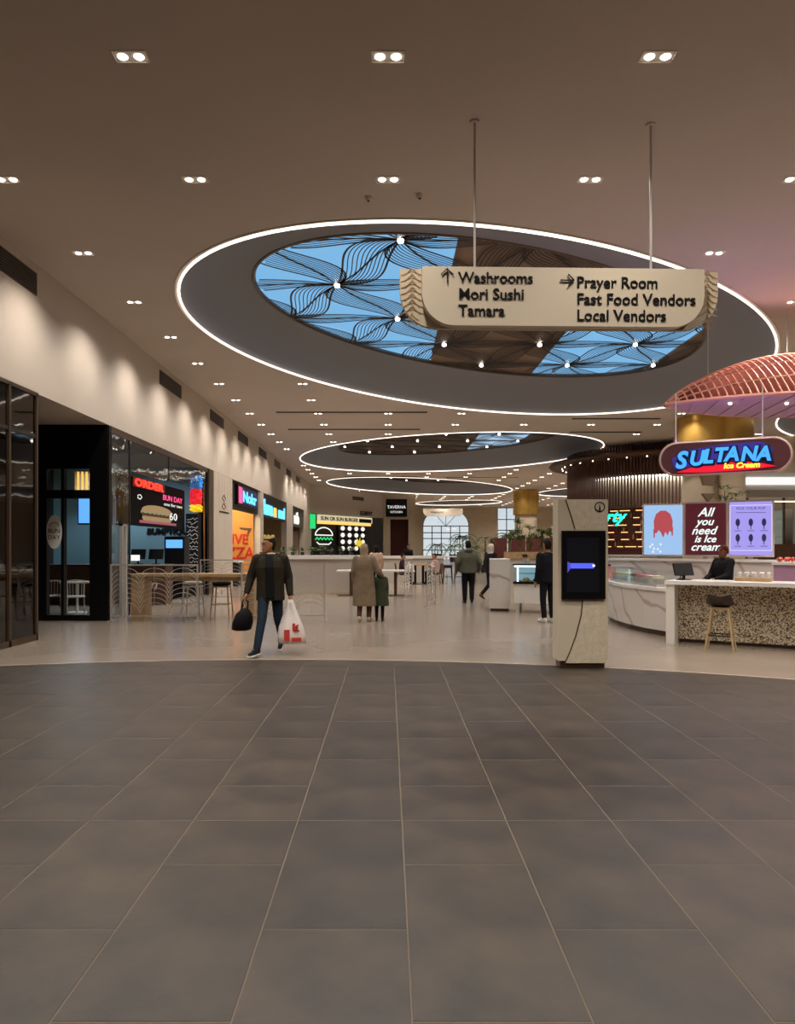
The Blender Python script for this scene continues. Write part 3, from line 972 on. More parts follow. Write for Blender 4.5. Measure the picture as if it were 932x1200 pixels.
MB().tube(N([(.5, 1.95), (.8, 1.8), (2.2, 1.8), (2.5, 1.95)]), .05, 5).build('bottom_bun', M['neon_white'], t)
for x in (.5, 2.5):
    MB().tube([(x, -.3, 1.9), (x, -.3, 0.003)], .025, 5).build('stand', M['black'], t)
t = thing('portal_sign', 'black sign with white capitals above the far brown doorway', 'sign', (.75, 65.98, 4.2))
MB().box(-.95, .95, -.08, 0, .1, 1.7).build('board', M['black'], t)
text('letters', 'TAVERNA', .40, M['neon_white'], t, (0, -.09, .85), depth=.005, align='CENTER', sx=.95)
text('letters', 'KITCHEN', .26, M['neon_white'], t, (0, -.09, .45), depth=.005, align='CENTER')
# ================================================================== RAILINGS, TABLES, CENTRE
def railing(label, x, y, rz, Lh, H=1.2):
    t = thing('metal_railing', label, 'railing', (x, y, 0), rz, 'patterned metal railings')
    r = .016
    for px in (0, Lh):
        MB().box(px - .014, px + .014, -.014, .014, 0.01, H).build('post', M['steel'], t)
        MB().box(px - .06, px + .06, -.06, .06, .003, .012).build('foot', M['steel'], t)
    MB().box(-.014, Lh + .014, -.02, .02, H - .02, H + .012).build('top_rail', M['steel'], t)
    MB().box(0, Lh, -.01, .01, .1, .12).build('bottom_rail', M['steel'], t)
    nb = max(1, round(Lh / .62))
    w_ = Lh / nb
    for b in range(nb):
        xc = w_ * (b + .5)
        MB().tube([(xc, 0, .12), (xc, 0, H - .02)], .006, 4).build('stem', M['steel'], t)
        for k in range(9):
            for s in (-1, 1):
                z1 = H - .06 - k * .105
                pts = [(xc + s * w_ * .5 * u, 0, z1 - .22 * (1 - math.sqrt(max(0, 1 - u * u))) - .01) for u in [i / 7 for i in range(8)]]
                if pts[-1][2] > .12:
                    MB().tube(pts, .009, 4).build('curved_bar', M['steel'], t)
    return t
railing('metal railing with curved bars in front of the wooden table, left part', -5.9, 15.55, 0, 1.84)
railing('metal railing with curved bars behind the walking man', -3.15, 15.7, 0, 1.78)
railing('metal railing seen nearly end-on in the middle of the hall, nearest one', 1.02, 19.0, math.radians(78), 1.5)
railing('metal railing seen end-on beside the long white table', .50, 21.8, math.radians(80), 1.5)
railing('metal railing in front of the pizza shop counter', -5.55, 21.6, math.radians(0), 1.9)

t = thing('bar_table', 'long light wooden bar table with slab leg behind the left railing', 'table', (-4.3, 16, 0))
B('table_top', M['wood'], t, -5.55, -2.85, 15.75, 16.3, .94, 1.0)
B('slab_leg', M['wood'], t, -5.55, -5.27, 15.77, 16.28, 0.003, .94)
B('slab_leg', M['wood'], t, -3.1, -2.9, 15.77, 16.28, 0.003, .94)
B('apron', M['wood'], t, -5.27, -3.1, 15.85, 15.9, .84, .94)

def pad_stool(label, x, y, seat, legm, h=.8):
    t = thing('bar_stool', label, 'stool', (x, y, 0), 0, 'padded bar stools')
    MB().loft([[(q * r_ * math.copysign(abs(math.cos(a)) ** .6, math.cos(a)), r_ * math.copysign(abs(math.sin(a)) ** .6, math.sin(a)), z) for a in [2 * math.pi * i / 16 for i in range(16)] for q in (1,)] for r_, z in ((.17, h - .1), (.2, h - .06), (.2, h - .02), (.17, h))]).build('seat', seat, t, smooth=True)
    MB().box(-.19, .19, -.19, .19, h - .13, h - .1).build('seat_frame', legm, t)
    for sx in (-1, 1):
        for sy in (-1, 1):
            MB().tube([(sx * .16, sy * .16, h - .1), (sx * .21, sy * .21, 0.003)], [.018, .014], 6).build('leg', legm, t)
    for sx in (-1, 1):
        MB().tube([(sx * .19, -.19, .28), (sx * .19, .19, .28)], .01, 5).build('footrest', legm, t)
        MB().tube([(-.19, sx * .19, .28), (.19, sx * .19, .28)], .01, 5).build('footrest', legm, t)
    return t
pad_stool('bar stool with black padded seat and wooden legs at the wooden table', -3.78, 16.6, M['blackmatte'], M['wood'])
pad_stool('pale grey bar stool behind the left railing at the wooden table', -4.45, 16.65, mat('greyseat', '9a958d', .8), M['alu'])
pad_stool('dark stool at the right end of the wooden table beside the walking man', -3.2, 17.3, M['charcoal'], M['charcoal'], .75)

# ---- low service walls
D('counterwall', 'bdb3a6', 0.6, noise=(1.2, 0.04, 3))
t = thing('low_wall', 'long pale low wall with stone coping behind the woman, left section', 'low wall', (-2.2, 24.6, 0))
B('body', M['counterwall'], t, -4.4, -.95, 24.6, 25.0, 0.003, 1.17)
B('coping', M['white'], t, -4.45, -.9, 24.52, 25.06, 1.17, 1.3)
B('plinth', M['beige'], t, -4.4, -.95, 24.57, 24.6, 0.003, .12)
B('return', M['counterwall'], t, -1.25, -.95, 25.06, 32.9, 0.003, 1.15)
t = thing('low_wall', 'pale low wall behind the seated diners in the centre', 'low wall', (.8, 33, 0))
B('body', M['counterwall'], t, -1.2, 2.5, 33, 33.4, 0.003, 1.06)
B('coping', M['white'], t, -1.25, 2.55, 32.93, 33.45, 1.06, 1.18)
def foliage(m, c, n, r, l, w_, up=.5, seed=1):
    rg = random.Random(seed)
    for i in range(n):
        a = rg.uniform(0, 2 * math.pi)
        el = rg.uniform(0, 1)
        d = Vector((math.cos(a) * (1 - el * up), math.sin(a) * (1 - el * up), .3 + el * up)).normalized()
        p0 = Vector(c) + Vector((rg.uniform(-r, r), rg.uniform(-r, r), rg.uniform(0, r)))
        q = d.cross(Vector((0, 0, 1)))
        q = q.normalized() if q.length > 1e-3 else Vector((1, 0, 0))
        L_ = l * rg.uniform(.7, 1.2)
        p1, p2 = p0 + d * L_ * .5 + Vector((0, 0, .03 * L_)), p0 + d * L_ - Vector((0, 0, .25 * L_))
        m.add([p0, p1 - q * w_, p2, p1 + q * w_, p1 + Vector((0, 0, -.01))], [(0, 1, 4), (1, 2, 4), (2, 3, 4), (3, 0, 4)])
for k in range(9):
    x = -3.9 + k * .33
    t = thing('potted_plant', ['small dark potted plant on the low wall, first from the walking man', 'second small potted plant along the low wall', 'third small potted plant along the low wall',
              'fourth small potted plant along the low wall', 'fifth small potted plant along the low wall', 'sixth small potted plant along the low wall', 'seventh small potted plant along the low wall',
              'eighth small potted plant along the low wall', 'small potted plant on the low wall nearest the woman in the tan coat'][k], 'plant', (x, 24.78, 1.3), 0, 'small plants on the low wall')
    MB().lathe([(0, 0), (.055, 0), (.07, .11), (0, .11)], 12).build('pot', M['charcoal'], t)
    m = MB()
    foliage(m, (0, 0, .12), 26, .05, .16 + .05 * (k % 3), .02, .7, k)
    m.build('leaves', M['leafgreen'], t, fix=False)
# sun shaped yellow light behind the woman
t = thing('sun_light', 'small yellow sunburst light on a stem above the low wall by the woman', 'light', (-.98, 24.8, 1.3))
m = MB().ball((0, 0, .4), (.09, .04, .1), 12)
for i in range(9):
    a = 2 * math.pi * i / 9
    m.tube([(.08 * math.cos(a), 0, .4 + .08 * math.sin(a)), (.17 * math.cos(a), 0, .42 + .19 * math.sin(a))], [.03, .004], 5)
m.build('sun', glow('sunyellow', 'f0d030', .9), t)
MB().tube([(0, 0, 0), (0, 0, .32)], .012, 6).build('stem', M['black'], t)

# ---- tables in the centre
t = thing('long_table', 'long white topped table behind the woman and child', 'table', (-.4, 24, 0))
B('table_top', M['white'], t, -1.66, .86, 23.45, 24.1, .78, .83)
for x in (-1.2, .24):
    B('pedestal', M['bronze'], t, x - .05, x + .05, 23.6, 23.95, .02, .78)
    B('foot', M['bronze'], t, x - .45, x + .45, 23.5, 24.05, 0.003, .02)
t = thing('dining_table', 'wooden topped dining table with black legs between the seated diners', 'table', (1.3, 31, 0))
B('table_top', M['wood'], t, .95, 1.7, 30.7, 31.3, .80, .85)
for x in (1.15, 1.48):
    B('column', M['black'], t, x - .05, x + .05, 30.95, 31.05, .02, .8)
    wb_(MB().lathe([(0, .003), (.2, .003), (.18, .03), (0, .03)], 16, (x, 31, 0)), 'foot', M['black'], t)
def dchair(label, x, y, rz, m):
    t = thing('dining_chair', label, 'chair', (x, y, 0), rz, 'dark dining chairs in the centre')
    MB().box(-.21, .21, -.2, .2, .43, .48).build('seat', m, t)
    MB().prism([(.17, .48), (.21, .48), (.27, .88), (.23, .88)], -.2, .2, 'x').build('backrest', m, t)
    for sx in (-1, 1):
        for sy in (-1, 1):
            MB().tube([(sx * .18, sy * .17, .43), (sx * .2, sy * .22, 0.003)], .016, 6).build('leg', M['black'], t)
    return t
dchair('dark dining chair of the diner right of the wooden table', 2.05, 31.0, math.radians(-80), M['darkwood'])
dchair('dark dining chair of the diner left of the wooden table', .55, 31.0, math.radians(85), M['darkwood'])
t = thing('high_table', 'white high bar table left of the man in the green hoodie', 'table', (2.9, 33, 0))
B('table_top', M['white'], t, 2.5, 3.7, 32.2, 32.8, 1.13, 1.18)
for x in (2.6, 3.6):
    for y in (32.25, 32.7):
        B('leg', M['white'], t, x - .02, x + .02, y - .02, y + .02, 0.003, 1.13)
for k, x in enumerate((2.6, 3.1, 3.6)):
    pad_stool(['dark high stool at the left of the far bar table', 'dark high stool in the middle of the far bar table', 'dark high stool at the right of the far bar table'][k], x, 31.85, M['charcoal'], M['charcoal'], .8)

# ---- palms and planters
def palm(label, x, y, z, h, sp, n=9, m='leafgreen', pot=True, seed=3):
    rg = random.Random(seed)
    t = thing('potted_palm', label, 'palm', (x, y, z), 0)
    if pot: MB().lathe([(0, 0.003), (.28 * sp, 0.003), (.36 * sp, .5 * sp), (.3 * sp, .5 * sp), (0, .45 * sp)], 16).build('pot', M['charcoal'], t)
    z0 = .4 * sp if pot else 0
    MB().tube([(0, 0, z0), (.03, 0, h * .5), (0, .02, h * .8)], [.05 * sp, .035 * sp, .025 * sp], 6).build('trunk', M['darkwood'], t)
    for i in range(n):
        a = 2 * math.pi * i / n + rg.uniform(-.3, .3)
        L_ = sp * rg.uniform(.75, 1.1)
        e_ = rg.uniform(.3, 1.0)
        fm = MB()
        sp_ = [Vector((math.cos(a) * L_ * u, math.sin(a) * L_ * u, h * .8 + L_ * (e_ * u - 1.15 * u * u))) for u in [k / 6 for k in range(7)]]
        fm.tube(sp_, .012 * sp, 4)
        for k in range(1, 7):
            for s in (-1, 1):
                d = (sp_[k] - sp_[k - 1]).normalized()
                q = d.cross(Vector((0, 0, 1))).normalized() * s
                b_ = sp_[k] - d * .06 * sp
                e2 = sp_[k] + q * .34 * sp * (1.05 - k / 8) + d * .18 * sp - Vector((0, 0, .08 * sp))
                wv = d * .05 * sp
                fm.add([b_ - wv, b_ + wv, e2], [(0, 1, 2)])
        fm.build('frond', M[m], t, fix=False)
    return t
palm('tall palm inside the far arched window, right side', 8.6, 84, 0, 3.4, 2.0, 12, seed=1)
palm('shorter palm inside the far arched window, left side', 5.6, 83, 0, 2.2, 1.6, 11, seed=2)
palm('bushy palm in the middle of the far arched window', 7.0, 77, 0, 2.0, 1.6, 11, seed=5)
palm('dark potted palm right of the man in the green hoodie', 6.1, 46, 0, 2.6, .9, 9, seed=6)
palm('low broad potted palm behind the man in the green hoodie', 5.5, 46.5, 0, 1.9, .9, 12, seed=16)
palm('palm in front of the far rectangular window', 9.6, 58, 0, 3.0, 1.7, 12, seed=8)
t = thing('planter', 'long wood banded planter behind the marble pastry counter', 'planter', (6, 30, 0))
B('box', M['counterwall'], t, 4.9, 8.0, 30, 30.7, 0.003, 1.1)
B('wood_band', M['wood'], t, 4.87, 8.03, 29.97, 30.73, 1.1, 1.38)
B('soil', M['soil'], t, 4.95, 7.95, 30.05, 30.65, 1.38, 1.40)
for k, x in enumerate((5.05, 5.5, 5.9, 6.35, 6.8, 7.3)):
    t = thing('planter_shrub', ['yellow green shrub at the left end of the wood banded planter', 'tall thin shrub second in the wood banded planter', 'pale flowering shrub third in the wood banded planter',
              'green shrub fourth in the wood banded planter', 'leafy shrub beside the dark figure in the wood banded planter', 'shrub at the right end of the wood banded planter'][k], 'shrub', (x, 30.35, 1.4), 0, 'shrubs in the wood banded planter')
    rg = random.Random(k)
    hh = (.9, 1.5, 1.1, 1.0, 1.0, .9)[k]
    for s in range(4):
        MB().tube([(rg.uniform(-.05, .05), 0, 0), (rg.uniform(-.15, .15), rg.uniform(-.1, .1), hh * rg.uniform(.6, .9))], .012, 5).build('stem', M['leafyellow'], t)
    m = MB()
    for s in range(7):
        foliage(m, (rg.uniform(-.16, .16), rg.uniform(-.1, .1), hh * rg.uniform(.15, .85)), 26, .09, .26, .022, .6, k * 10 + s)
    m.build('leaves', M['leafyellow'] if k % 2 == 0 else M['leafgreen'], t, fix=False)
    if k in (2, 4):
        m = MB()
        for s in range(14): m.ball((rg.uniform(-.25, .25), rg.uniform(-.2, .1), hh * rg.uniform(.5, 1.0)), .035, 6)
        m.build('blossom', M['white'], t)
t = thing('bench_screen', 'low red brown seat backs behind the planter in the distance', 'bench', (8, 50, 0))
for k in range(4):
    B('seat_back', M['redbrown'], t, 7.0 + k * 1.25, 8.15 + k * 1.25, 50, 50.25, 0.5, 2.2)
    B('seat', M['darkwood'], t, 7.0 + k * 1.25, 8.15 + k * 1.25, 49.4, 50, 0.003, .5)

# ---- columns
def column(label, x, y, r, drum_z, body):
    t = thing('column', label, 'column', (x, y, 0))
    MB().lathe([(0, 0.003), (r * .86, 0.003), (r * .86, drum_z), (0, drum_z)], 40).build('shaft', body, t, smooth='auto')
    MB().lathe([(0, drum_z), (r, drum_z), (r, CEIL - .01), (0, CEIL - .01)], 48).build('gold_drum', M['gold'], t, smooth='auto')
    for i in range(16):
        a = 2 * math.pi * i / 16
        MB().box(-.006, .006, -.004, .004, drum_z, CEIL - .02).build('seam', M['bronze'], t).location = (r * math.cos(a), r * math.sin(a), 0)
    return t
column('far column with gold drum capital right of the rectangular window', 11.7, 62, 1.08, 4.3, M['beige'])
gc = column('column with gold drum capital behind the ice cream sign', 12.2, 27.4, 1.25, 4.9, M['beige'])
gc.children[0].scale = (1.1, 1.1, 1)
MB().prism([(-1.0, 4.35), (-.35, 4.35), (-.5, 3.8), (-.85, 3.8)], -1.2, -1.0, 'y').build('motif', M['brownpanel'], gc)
MB().prism([(-.9, 3.5), (-.45, 3.5), (-.68, 3.2)], -1.2, -1.0, 'y').build('motif', M['brownpanel'], gc)
MB().box(-.32, -.26, -1.22, -1.1, .1, 4.85).build('vertical_trim', M['wood'], gc)
# ---- far hanging sign
t = thing('hanging_sign', 'small white wayfinding sign hanging before the far arched window', 'sign', (5.3, 70.5, 4.55))
MB().prism([(-1.9, .75), (1.9, .75), (1.9, .3), (1.7, .05), (1.4, 0), (-1.4, 0), (-1.7, .05), (-1.9, .3)], -.05, .05, 'y').build('board', M['cream'], t)
for x in (-1, 1):
    MB().tube([(x, 0, .75), (x, 0, CEIL - 4.55)], .02, 6).build('rod', M['alu'], t)
text('letters', 'Washrooms', .25, M['charcoal'], t, (-1.2, -.06, .3), depth=.005)

# ================================================================== THE WAYFINDING SIGN
def rounded_board(x0, x1, z0, z1, r, n=8):
    """square top corners, round bottom corners"""
    p = [(x0, z1)]
    p += [(x0 + r - r * math.cos(a), z0 + r - r * math.sin(a)) for a in [math.pi / 2 * i / n for i in range(n + 1)]]
    p += [(x1 - r + r * math.sin(a), z0 + r - r * math.cos(a)) for a in [math.pi / 2 * i / n for i in range(n + 1)]]
    p += [(x1, z1)]
    return p[::-1]
SD = 8.3
t = thing('wayfinding_sign', 'large cream wayfinding sign with arrows and dark lettering hanging from two rods', 'sign', (1.95, SD, 4.04), math.radians(1.6))
sgn = F / SD
def SX(x): return (x - 655) / sgn
def SZ(y): return EYE + (HY - y) / sgn - 4.04
bk = MB().prism(rounded_board(SX(468), SX(848), SZ(383), SZ(313), .42), .10, .16, 'y').build('back_board', M['beige'], t)
fb = MB().prism(rounded_board(SX(493), SX(824), SZ(384), SZ(316), .36), -.06, .05, 'y').build('front_board', mat('signcream', 'ccbfa8', .55), t)
MB().box(SX(560), SX(750), .05, .1, .12, .6).build('spacer', M['bronze'], t)
# engraved leaf lines of the back board
for side, x0, x1 in ((0, 468, 497), (1, 822, 848)):
    m = MB()
    for k in range(9):
        zz = SZ(381 - k * 7.5)
        cx_ = SX((x0 + x1) / 2)
        hw = (SX(x1) - SX(x0)) / 2 * (.55 if k < 2 else .92)
        for q in (0, .025, .05):
            m.tube([(cx_ - hw + q, .097, zz), (cx_, .097, zz + .05 + q), (cx_ + hw - q, .097, zz)], .0035, 4)
    m.build('engraved_line', M['wood'], t)
def shadowtext(s, px, py, size, fx):
    text('letters', s, size, M['blackmatte'], t, (SX(px), -.066, SZ(py)), depth=.004, bold=.0018, fit=(fx - px) / sgn)
for s, px, py, fx in (('Washrooms', 535, 335, 622), ('Mori Sushi', 535, 354, 610), ('Tamara', 535, 373, 589), ('Prayer Room', 673, 339, 767), ('Fast Food Vendors', 673, 358.5, 812), ('Local Vendors', 673, 377.5, 777)):
    shadowtext(s, px, py, .178, fx)
def arrow(px, py, up):
    m = MB()
    P_ = lambda a, b: (SX(px + a), -.075, SZ(py + b))
    if up:
        m.tube([P_(0, 8), P_(0, -7)], .008, 4); m.tube([P_(-7, -1), P_(0, -8), P_(7, -1)], .008, 4)
    else:
        m.tube([P_(-8, 0), P_(7, 0)], .008, 4); m.tube([P_(1, -7), P_(8, 0), P_(1, 7)], .008, 4)
    m.build('arrow', M['blackmatte'], t)
arrow(522, 327, True)
arrow(662, 331, False)
for px in (555, 763):
    MB().tube([(SX(px), 0, SZ(317)), (SX(px), 0, CEIL - 4.04)], .014, 8).build('rod', M['alu'], t)
    MB().lathe([(0, CEIL - 4.06), (.05, CEIL - 4.06), (.06, CEIL - 4.04), (0, CEIL - 4.04)], 14, (SX(px), 0, 0)).build('ceiling_rose', M['ceiling'], t)
# ================================================================== RIGHT SIDE
def terrazzo(name):
    m = mat(name, 'd6c8ae', 0.5)
    n = m.node_tree
    b = n.nodes['Principled BSDF']
    tc = n.nodes.new('ShaderNodeTexCoord')
    v = n.nodes.new('ShaderNodeTexVoronoi')
    v.inputs['Scale'].default_value = 66
    n.links.new(tc.outputs['Object'], v.inputs['Vector'])
    sp = n.nodes.new('ShaderNodeSeparateColor')
    n.links.new(v.outputs['Color'], sp.inputs[0])
    r = n.nodes.new('ShaderNodeValToRGB')
    r.color_ramp.interpolation = 'CONSTANT'
    e = r.color_ramp.elements
    e[0].position, e[0].color = 0.0, lin('54432f')
    e[1].position, e[1].color = 0.20, lin('9a8462')
    for p, c in ((.42, 'd9ccb4'), (.75, 'e6dcc8'), (.93, '39322a')):
        q = e.new(p); q.color = lin(c)
    n.links.new(sp.outputs[0], r.inputs[0])
    n.links.new(r.outputs[0], b.inputs['Base Color'])
    return m
def marble(name, base, vein, sc=1.2):
    m = mat(name, base, 0.25)
    n = m.node_tree
    b = n.nodes['Principled BSDF']
    tc = n.nodes.new('ShaderNodeTexCoord')
    mp = n.nodes.new('ShaderNodeMapping')
    mp.inputs['Rotation'].default_value = (0.5, 0.7, 0.9)
    n.links.new(tc.outputs['Object'], mp.inputs[0])
    w_ = n.nodes.new('ShaderNodeTexWave')
    w_.inputs['Scale'].default_value = sc
    w_.inputs['Distortion'].default_value = 7
    w_.inputs['Detail'].default_value = 3
    n.links.new(mp.outputs[0], w_.inputs['Vector'])
    r = n.nodes.new('ShaderNodeValToRGB')
    r.color_ramp.elements[0].position, r.color_ramp.elements[0].color = 0.0, lin(vein)
    r.color_ramp.elements[1].position, r.color_ramp.elements[1].color = 0.05, lin(base)
    n.links.new(w_.outputs['Fac'], r.inputs[0])
    n.links.new(r.outputs[0], b.inputs['Base Color'])
    return m
M['terrazzo'] = terrazzo('terrazzo')
M['marble'] = marble('marble', 'd9d2cb', 'b3a8a0', .55)
M['engraved'] = mat('engraved', 'cfc3ab', .6, noise=(14, .10, 6), bump=(40, .5))

# ---- information kiosk
KD = 9.5
ks = KD / F
t = thing('information_kiosk', 'tall cream information pillar with black touch screen and round emblem', 'kiosk', (2.535, KD, 0))
KX = lambda px: (px - CX) * ks - 2.535
KZ = lambda py: EYE + (HY - py) * ks
MB().box(-.29, .29, .03, .28, 0.004, .1).build('plinth', M['bronze'], t)
MB().box(-.325, .325, 0, .3, .1, 2.2).build('body', mat('kiosk_cream', 'cbbfa8', .6, noise=(5, .03, 3)), t)
up = [(663, 585.5), (666, 594), (670, 606), (674, 620)]
lo = [(683, 703), (681, 722), (675, 745), (668, 764), (662, 777)]
MB().prism([(KX(x), KZ(y)) for x, y in up] + [(KX(710), KZ(620)), (KX(710), KZ(587))], -.004, .0, 'y').build('engraved_panel', M['engraved'], t)
MB().prism([(KX(x), KZ(y)) for x, y in lo] + [(KX(710), KZ(777)), (KX(710), KZ(705))], -.004, .0, 'y').build('engraved_panel', M['engraved'], t)
MB().tube([(KX(x), -.004, KZ(y)) for x, y in up], .008, 5).build('inlay_line', M['bronze'], t)
MB().tube([(KX(x), -.004, KZ(y)) for x, y in lo], .008, 5).build('inlay_line', M['bronze'], t)
sf = MB().box(KX(658), KX(709), -.035, 0, KZ(702), KZ(622)).build('screen_frame', M['black'], t)
MB().box(KX(663.5), KX(701.5), -.037, -.035, KZ(694), KZ(630)).build('display', mat('display_grey', '0b0b0d', .2, emit='1a1a20', estr=.35), sf)
MB().box(KX(664.5), KX(695), -.040, -.037, KZ(666), KZ(660)).build('display_streak', glow('streak', '4a55e8', 1.6), sf)
MB().prism([(KX(664.5), KZ(658)), (KX(668), KZ(660)), (KX(668), KZ(666)), (KX(664.5), KZ(671))], -.0405, -.037, 'y').build('display_streak', glow('streak2', '5a50d0', .9), sf)
disc(MB(), KX(695), KZ(662.8), .018, .018, -.042, -.037, 16).build('display_dot', M['neon_white'], sf)
em = MB().tube([(KX(703) + .062 * math.cos(a), -.008, KZ(594) + .062 * math.sin(a)) for a in [2 * math.pi * i / 24 for i in range(24)]], .007, 5, closed=True)
em.build('emblem_ring', M['black'], t)
MB().prism([(KX(703) - .012, KZ(597)), (KX(703) + .012, KZ(597)), (KX(703), KZ(590))], -.01, 0, 'y').build('emblem_needle', M['charcoal'], t)
MB().box(KX(703) - .014, KX(703) + .014, -.01, 0, KZ(598.5), KZ(597.5)).build('emblem_base', M['charcoal'], t)

# ---- ice cream stand: terrazzo counter (local x along the front, y away from the camera)
RS = math.radians(-32)
t = thing('terrazzo_counter', 'speckled terrazzo counter with white top at the ice cream stand', 'counter', (4.5, 11.9, 0), RS)
MB().box(0, 4.4, 0, .85, .97, 1.03).build('worktop', M['whitegloss'], t)
MB().box(.02, .15, .03, .82, 0.003, .97).build('end_panel', M['white'], t)
MB().box(.15, 4.35, .38, .5, .06, .97).build('front_panel', M['terrazzo'], t)
MB().box(.15, 4.35, .42, .5, 0.003, .06).build('plinth', M['bronze'], t)

def shell_stool(label, x, y, rz):
    t = thing('bar_stool', label, 'stool', (x, y, 0), rz, 'shell seat bar stools')
    m = MB()
    rings = []
    D('seatbrown', '3c2f27', .6) if 'seatbrown' not in M else None
    for j in range(7):
        v = j / 6
        y_ = -.17 + .36 * v
        lift = .0 if v < .55 else ((v - .55) / .45) ** 1.5 * .16
        hw = .2 * (1 - .25 * (abs(v - .45) / .55) ** 2)
        rings.append([(hw * u, y_ + lift * .2, .70 + lift + .045 * abs(u) ** 2.5) for u in (-1, -.66, -.33, 0, .33, .66, 1)] +
                     [(hw * u, y_ + lift * .2 + .004, .67 + lift + .045 * abs(u) ** 2.5) for u in (1, .66, .33, 0, -.33, -.66, -1)])
    m.loft(rings)
    m.build('seat_shell', M['seatbrown'], t, smooth=True)
    MB().box(-.12, .12, -.12, .12, .645, .672).build('seat_frame', M['wood'], t)
    for sx in (-1, 1):
        for sy in (-1, 1):
            MB().tube([(sx * .11, sy * .11, .66), (sx * .2, sy * .2, 0.003)], [.019, .013], 7).build('leg', mat('palewood', 'b9a27a', .5) if 'palewood' not in bpy.data.materials else bpy.data.materials['palewood'], t)
    q = .165
    MB().tube([(-q, -q, .25), (q, -q, .25), (q, q, .25), (-q, q, .25)], .011, 6, closed=True).build('footrest', M['black'], t)
    return t
shell_stool('low backed brown shell bar stool with pale wooden legs before the terrazzo counter', 5.03, 11.05, math.radians(150))
shell_stool('brown shell bar stool cut by the right picture edge', 6.08, 10.4, math.radians(150))

# ---- curved marble counter
out = [(5.15, 12.5), (4.86, 12.85), (4.70, 13.4), (4.62, 14.1), (4.62, 14.9), (4.72, 15.7), (4.95, 16.5), (5.35, 17.3)]
def band(o_, i_):
    m_in = [(p[0] + i_, p[1] + .12) for p in out]
    m_out = [(p[0] - o_, p[1]) for p in out]
    return m_out + m_in[::-1]
t = thing('marble_counter', 'curved white marble counter between the kiosk and the terrazzo counter', 'counter', (4.9, 14.8, 0))
wb_(MB().prism(band(0, .62), .1, .80), 'body', M['marble'], t)
wb_(MB().prism(band(-.06, .56), 0.003, .1), 'plinth', M['bronze'], t)
wb_(MB().prism(band(.03, .64), .80, .855), 'worktop', M['whitegloss'], t)
t = thing('gelato_case', 'low glass ice cream case on the curved marble counter', 'display case', (4.95, 14.2, .855))
wb_(MB().prism([(4.85, 13.2), (4.74, 14.2), (4.74, 15.2), (4.86, 16.0), (5.15, 16.0), (5.1, 15.2), (5.1, 14.2), (5.2, 13.25)], .857, .90), 'tray_base', M['steel'], t)
wb_(MB().prism([(4.85, 13.2), (4.74, 14.2), (4.74, 15.2), (4.86, 16.0), (4.87, 16.0), (4.75, 15.2), (4.75, 14.2), (4.86, 13.2)], .90, 1.14), 'front_glass', M['glass'], t)
wb_(MB().prism([(4.85, 13.2), (4.74, 14.2), (4.74, 15.2), (4.86, 16.0), (5.15, 16.0), (5.1, 15.2), (5.1, 14.2), (5.2, 13.25)], 1.14, 1.155), 'top_glass', M['glass'], t)
B('end_glass', M['glass'], t, 4.87, 5.19, 13.21, 13.22, .9, 1.14)
for k in range(5):
    pn = B('pan', M['steel'], t, 4.82, 5.08, 13.35 + k * .5, 13.78 + k * .5, .9, 1.0)
    B('ice_cream', mat('scoop%d' % k, ('e8d9c0', 'd98ca0', '8a5a40', 'c9d8a8', 'e0b070')[k], .8), pn, 4.84, 5.06, 13.38 + k * .5, 13.75 + k * .5, 1.0, 1.05)
t = thing('ice_cream_tub', 'pink and white tub at the kiosk end of the marble counter', 'tub', (4.85, 16.35, .855))
MB().lathe([(0, 0), (.1, 0), (.13, .3), (0, .3)], 18).build('tub', mat('tubpink', 'd98a86', .5), t)
MB().lathe([(0, .3), (.135, .3), (.135, .34), (0, .34)], 18).build('lid', M['redbrown'], t)

# ---- back bar and menu boards
t = thing('back_bar', 'white marble back bar behind the ice cream counters', 'counter', (5.3, 18.3, 0), math.atan2(-.68, .732))
MB().box(0, 5.6, 0, .6, 0.003, 1.25).build('body', M['marble'], t)
MB().box(-.03, 5.63, -.04, .63, 1.25, 1.3).build('top', M['whitegloss'], t)
def board(label, x, y, rz, face):
    t = thing('menu_board', label, 'menu board', (x, y, 1.3), rz)
    MB().box(-.14, .14, .0, .2, 0, .02).box(-.05, .05, .08, .12, 0, .08).build('stand', M['alu'], t)
    f = MB().box(-.465, .465, .05, .13, .06, 1.31)
    f.build('frame', mat('boardframe', 'd0bfb4', .5) if 'boardframe' not in bpy.data.materials else bpy.data.materials['boardframe'], t)
    d = MB().box(-.425, .425, .045, .05, .1, 1.27).build('display', face, t)
    return t, d
t, d = board('menu board with a dripping red ice cream on pale blue', 6.5, 17.25, math.radians(-18), glow('paleblue', '9fc4ee', 1.0))
rp = glow('popred', 'c9545c', .8)
MB().prism([(-.2, .62), (-.21, .9), (-.16, 1.06), (-.06, 1.14), (.06, 1.14), (.16, 1.06), (.21, .9), (.2, .62), (.14, .66), (.1, .55), (.05, .64), (0, .5), (-.05, .62), (-.1, .68), (-.15, .6)], .04, .045, 'y').build('ice_cream_picture', rp, d)
for x, z in ((-.2, .5), (.2, .55)):
    MB().prism([(x - .015, z), (x + .015, z), (x + .02, z + .2), (x - .02, z + .2)], .04, .045, 'y').build('drip_picture', rp, d)
for k in range(7):
    MB().ball((random.uniform(-.3, .0), .043, random.uniform(.15, .4)), (.02, .003, .03), 6).build('splash_picture', M['neon_white'], d)
t, d = board('menu board with white neon script on maroon, behind the worker', 7.22, 16.6, math.radians(-18), glow('maroonface', '6a2530', .55))
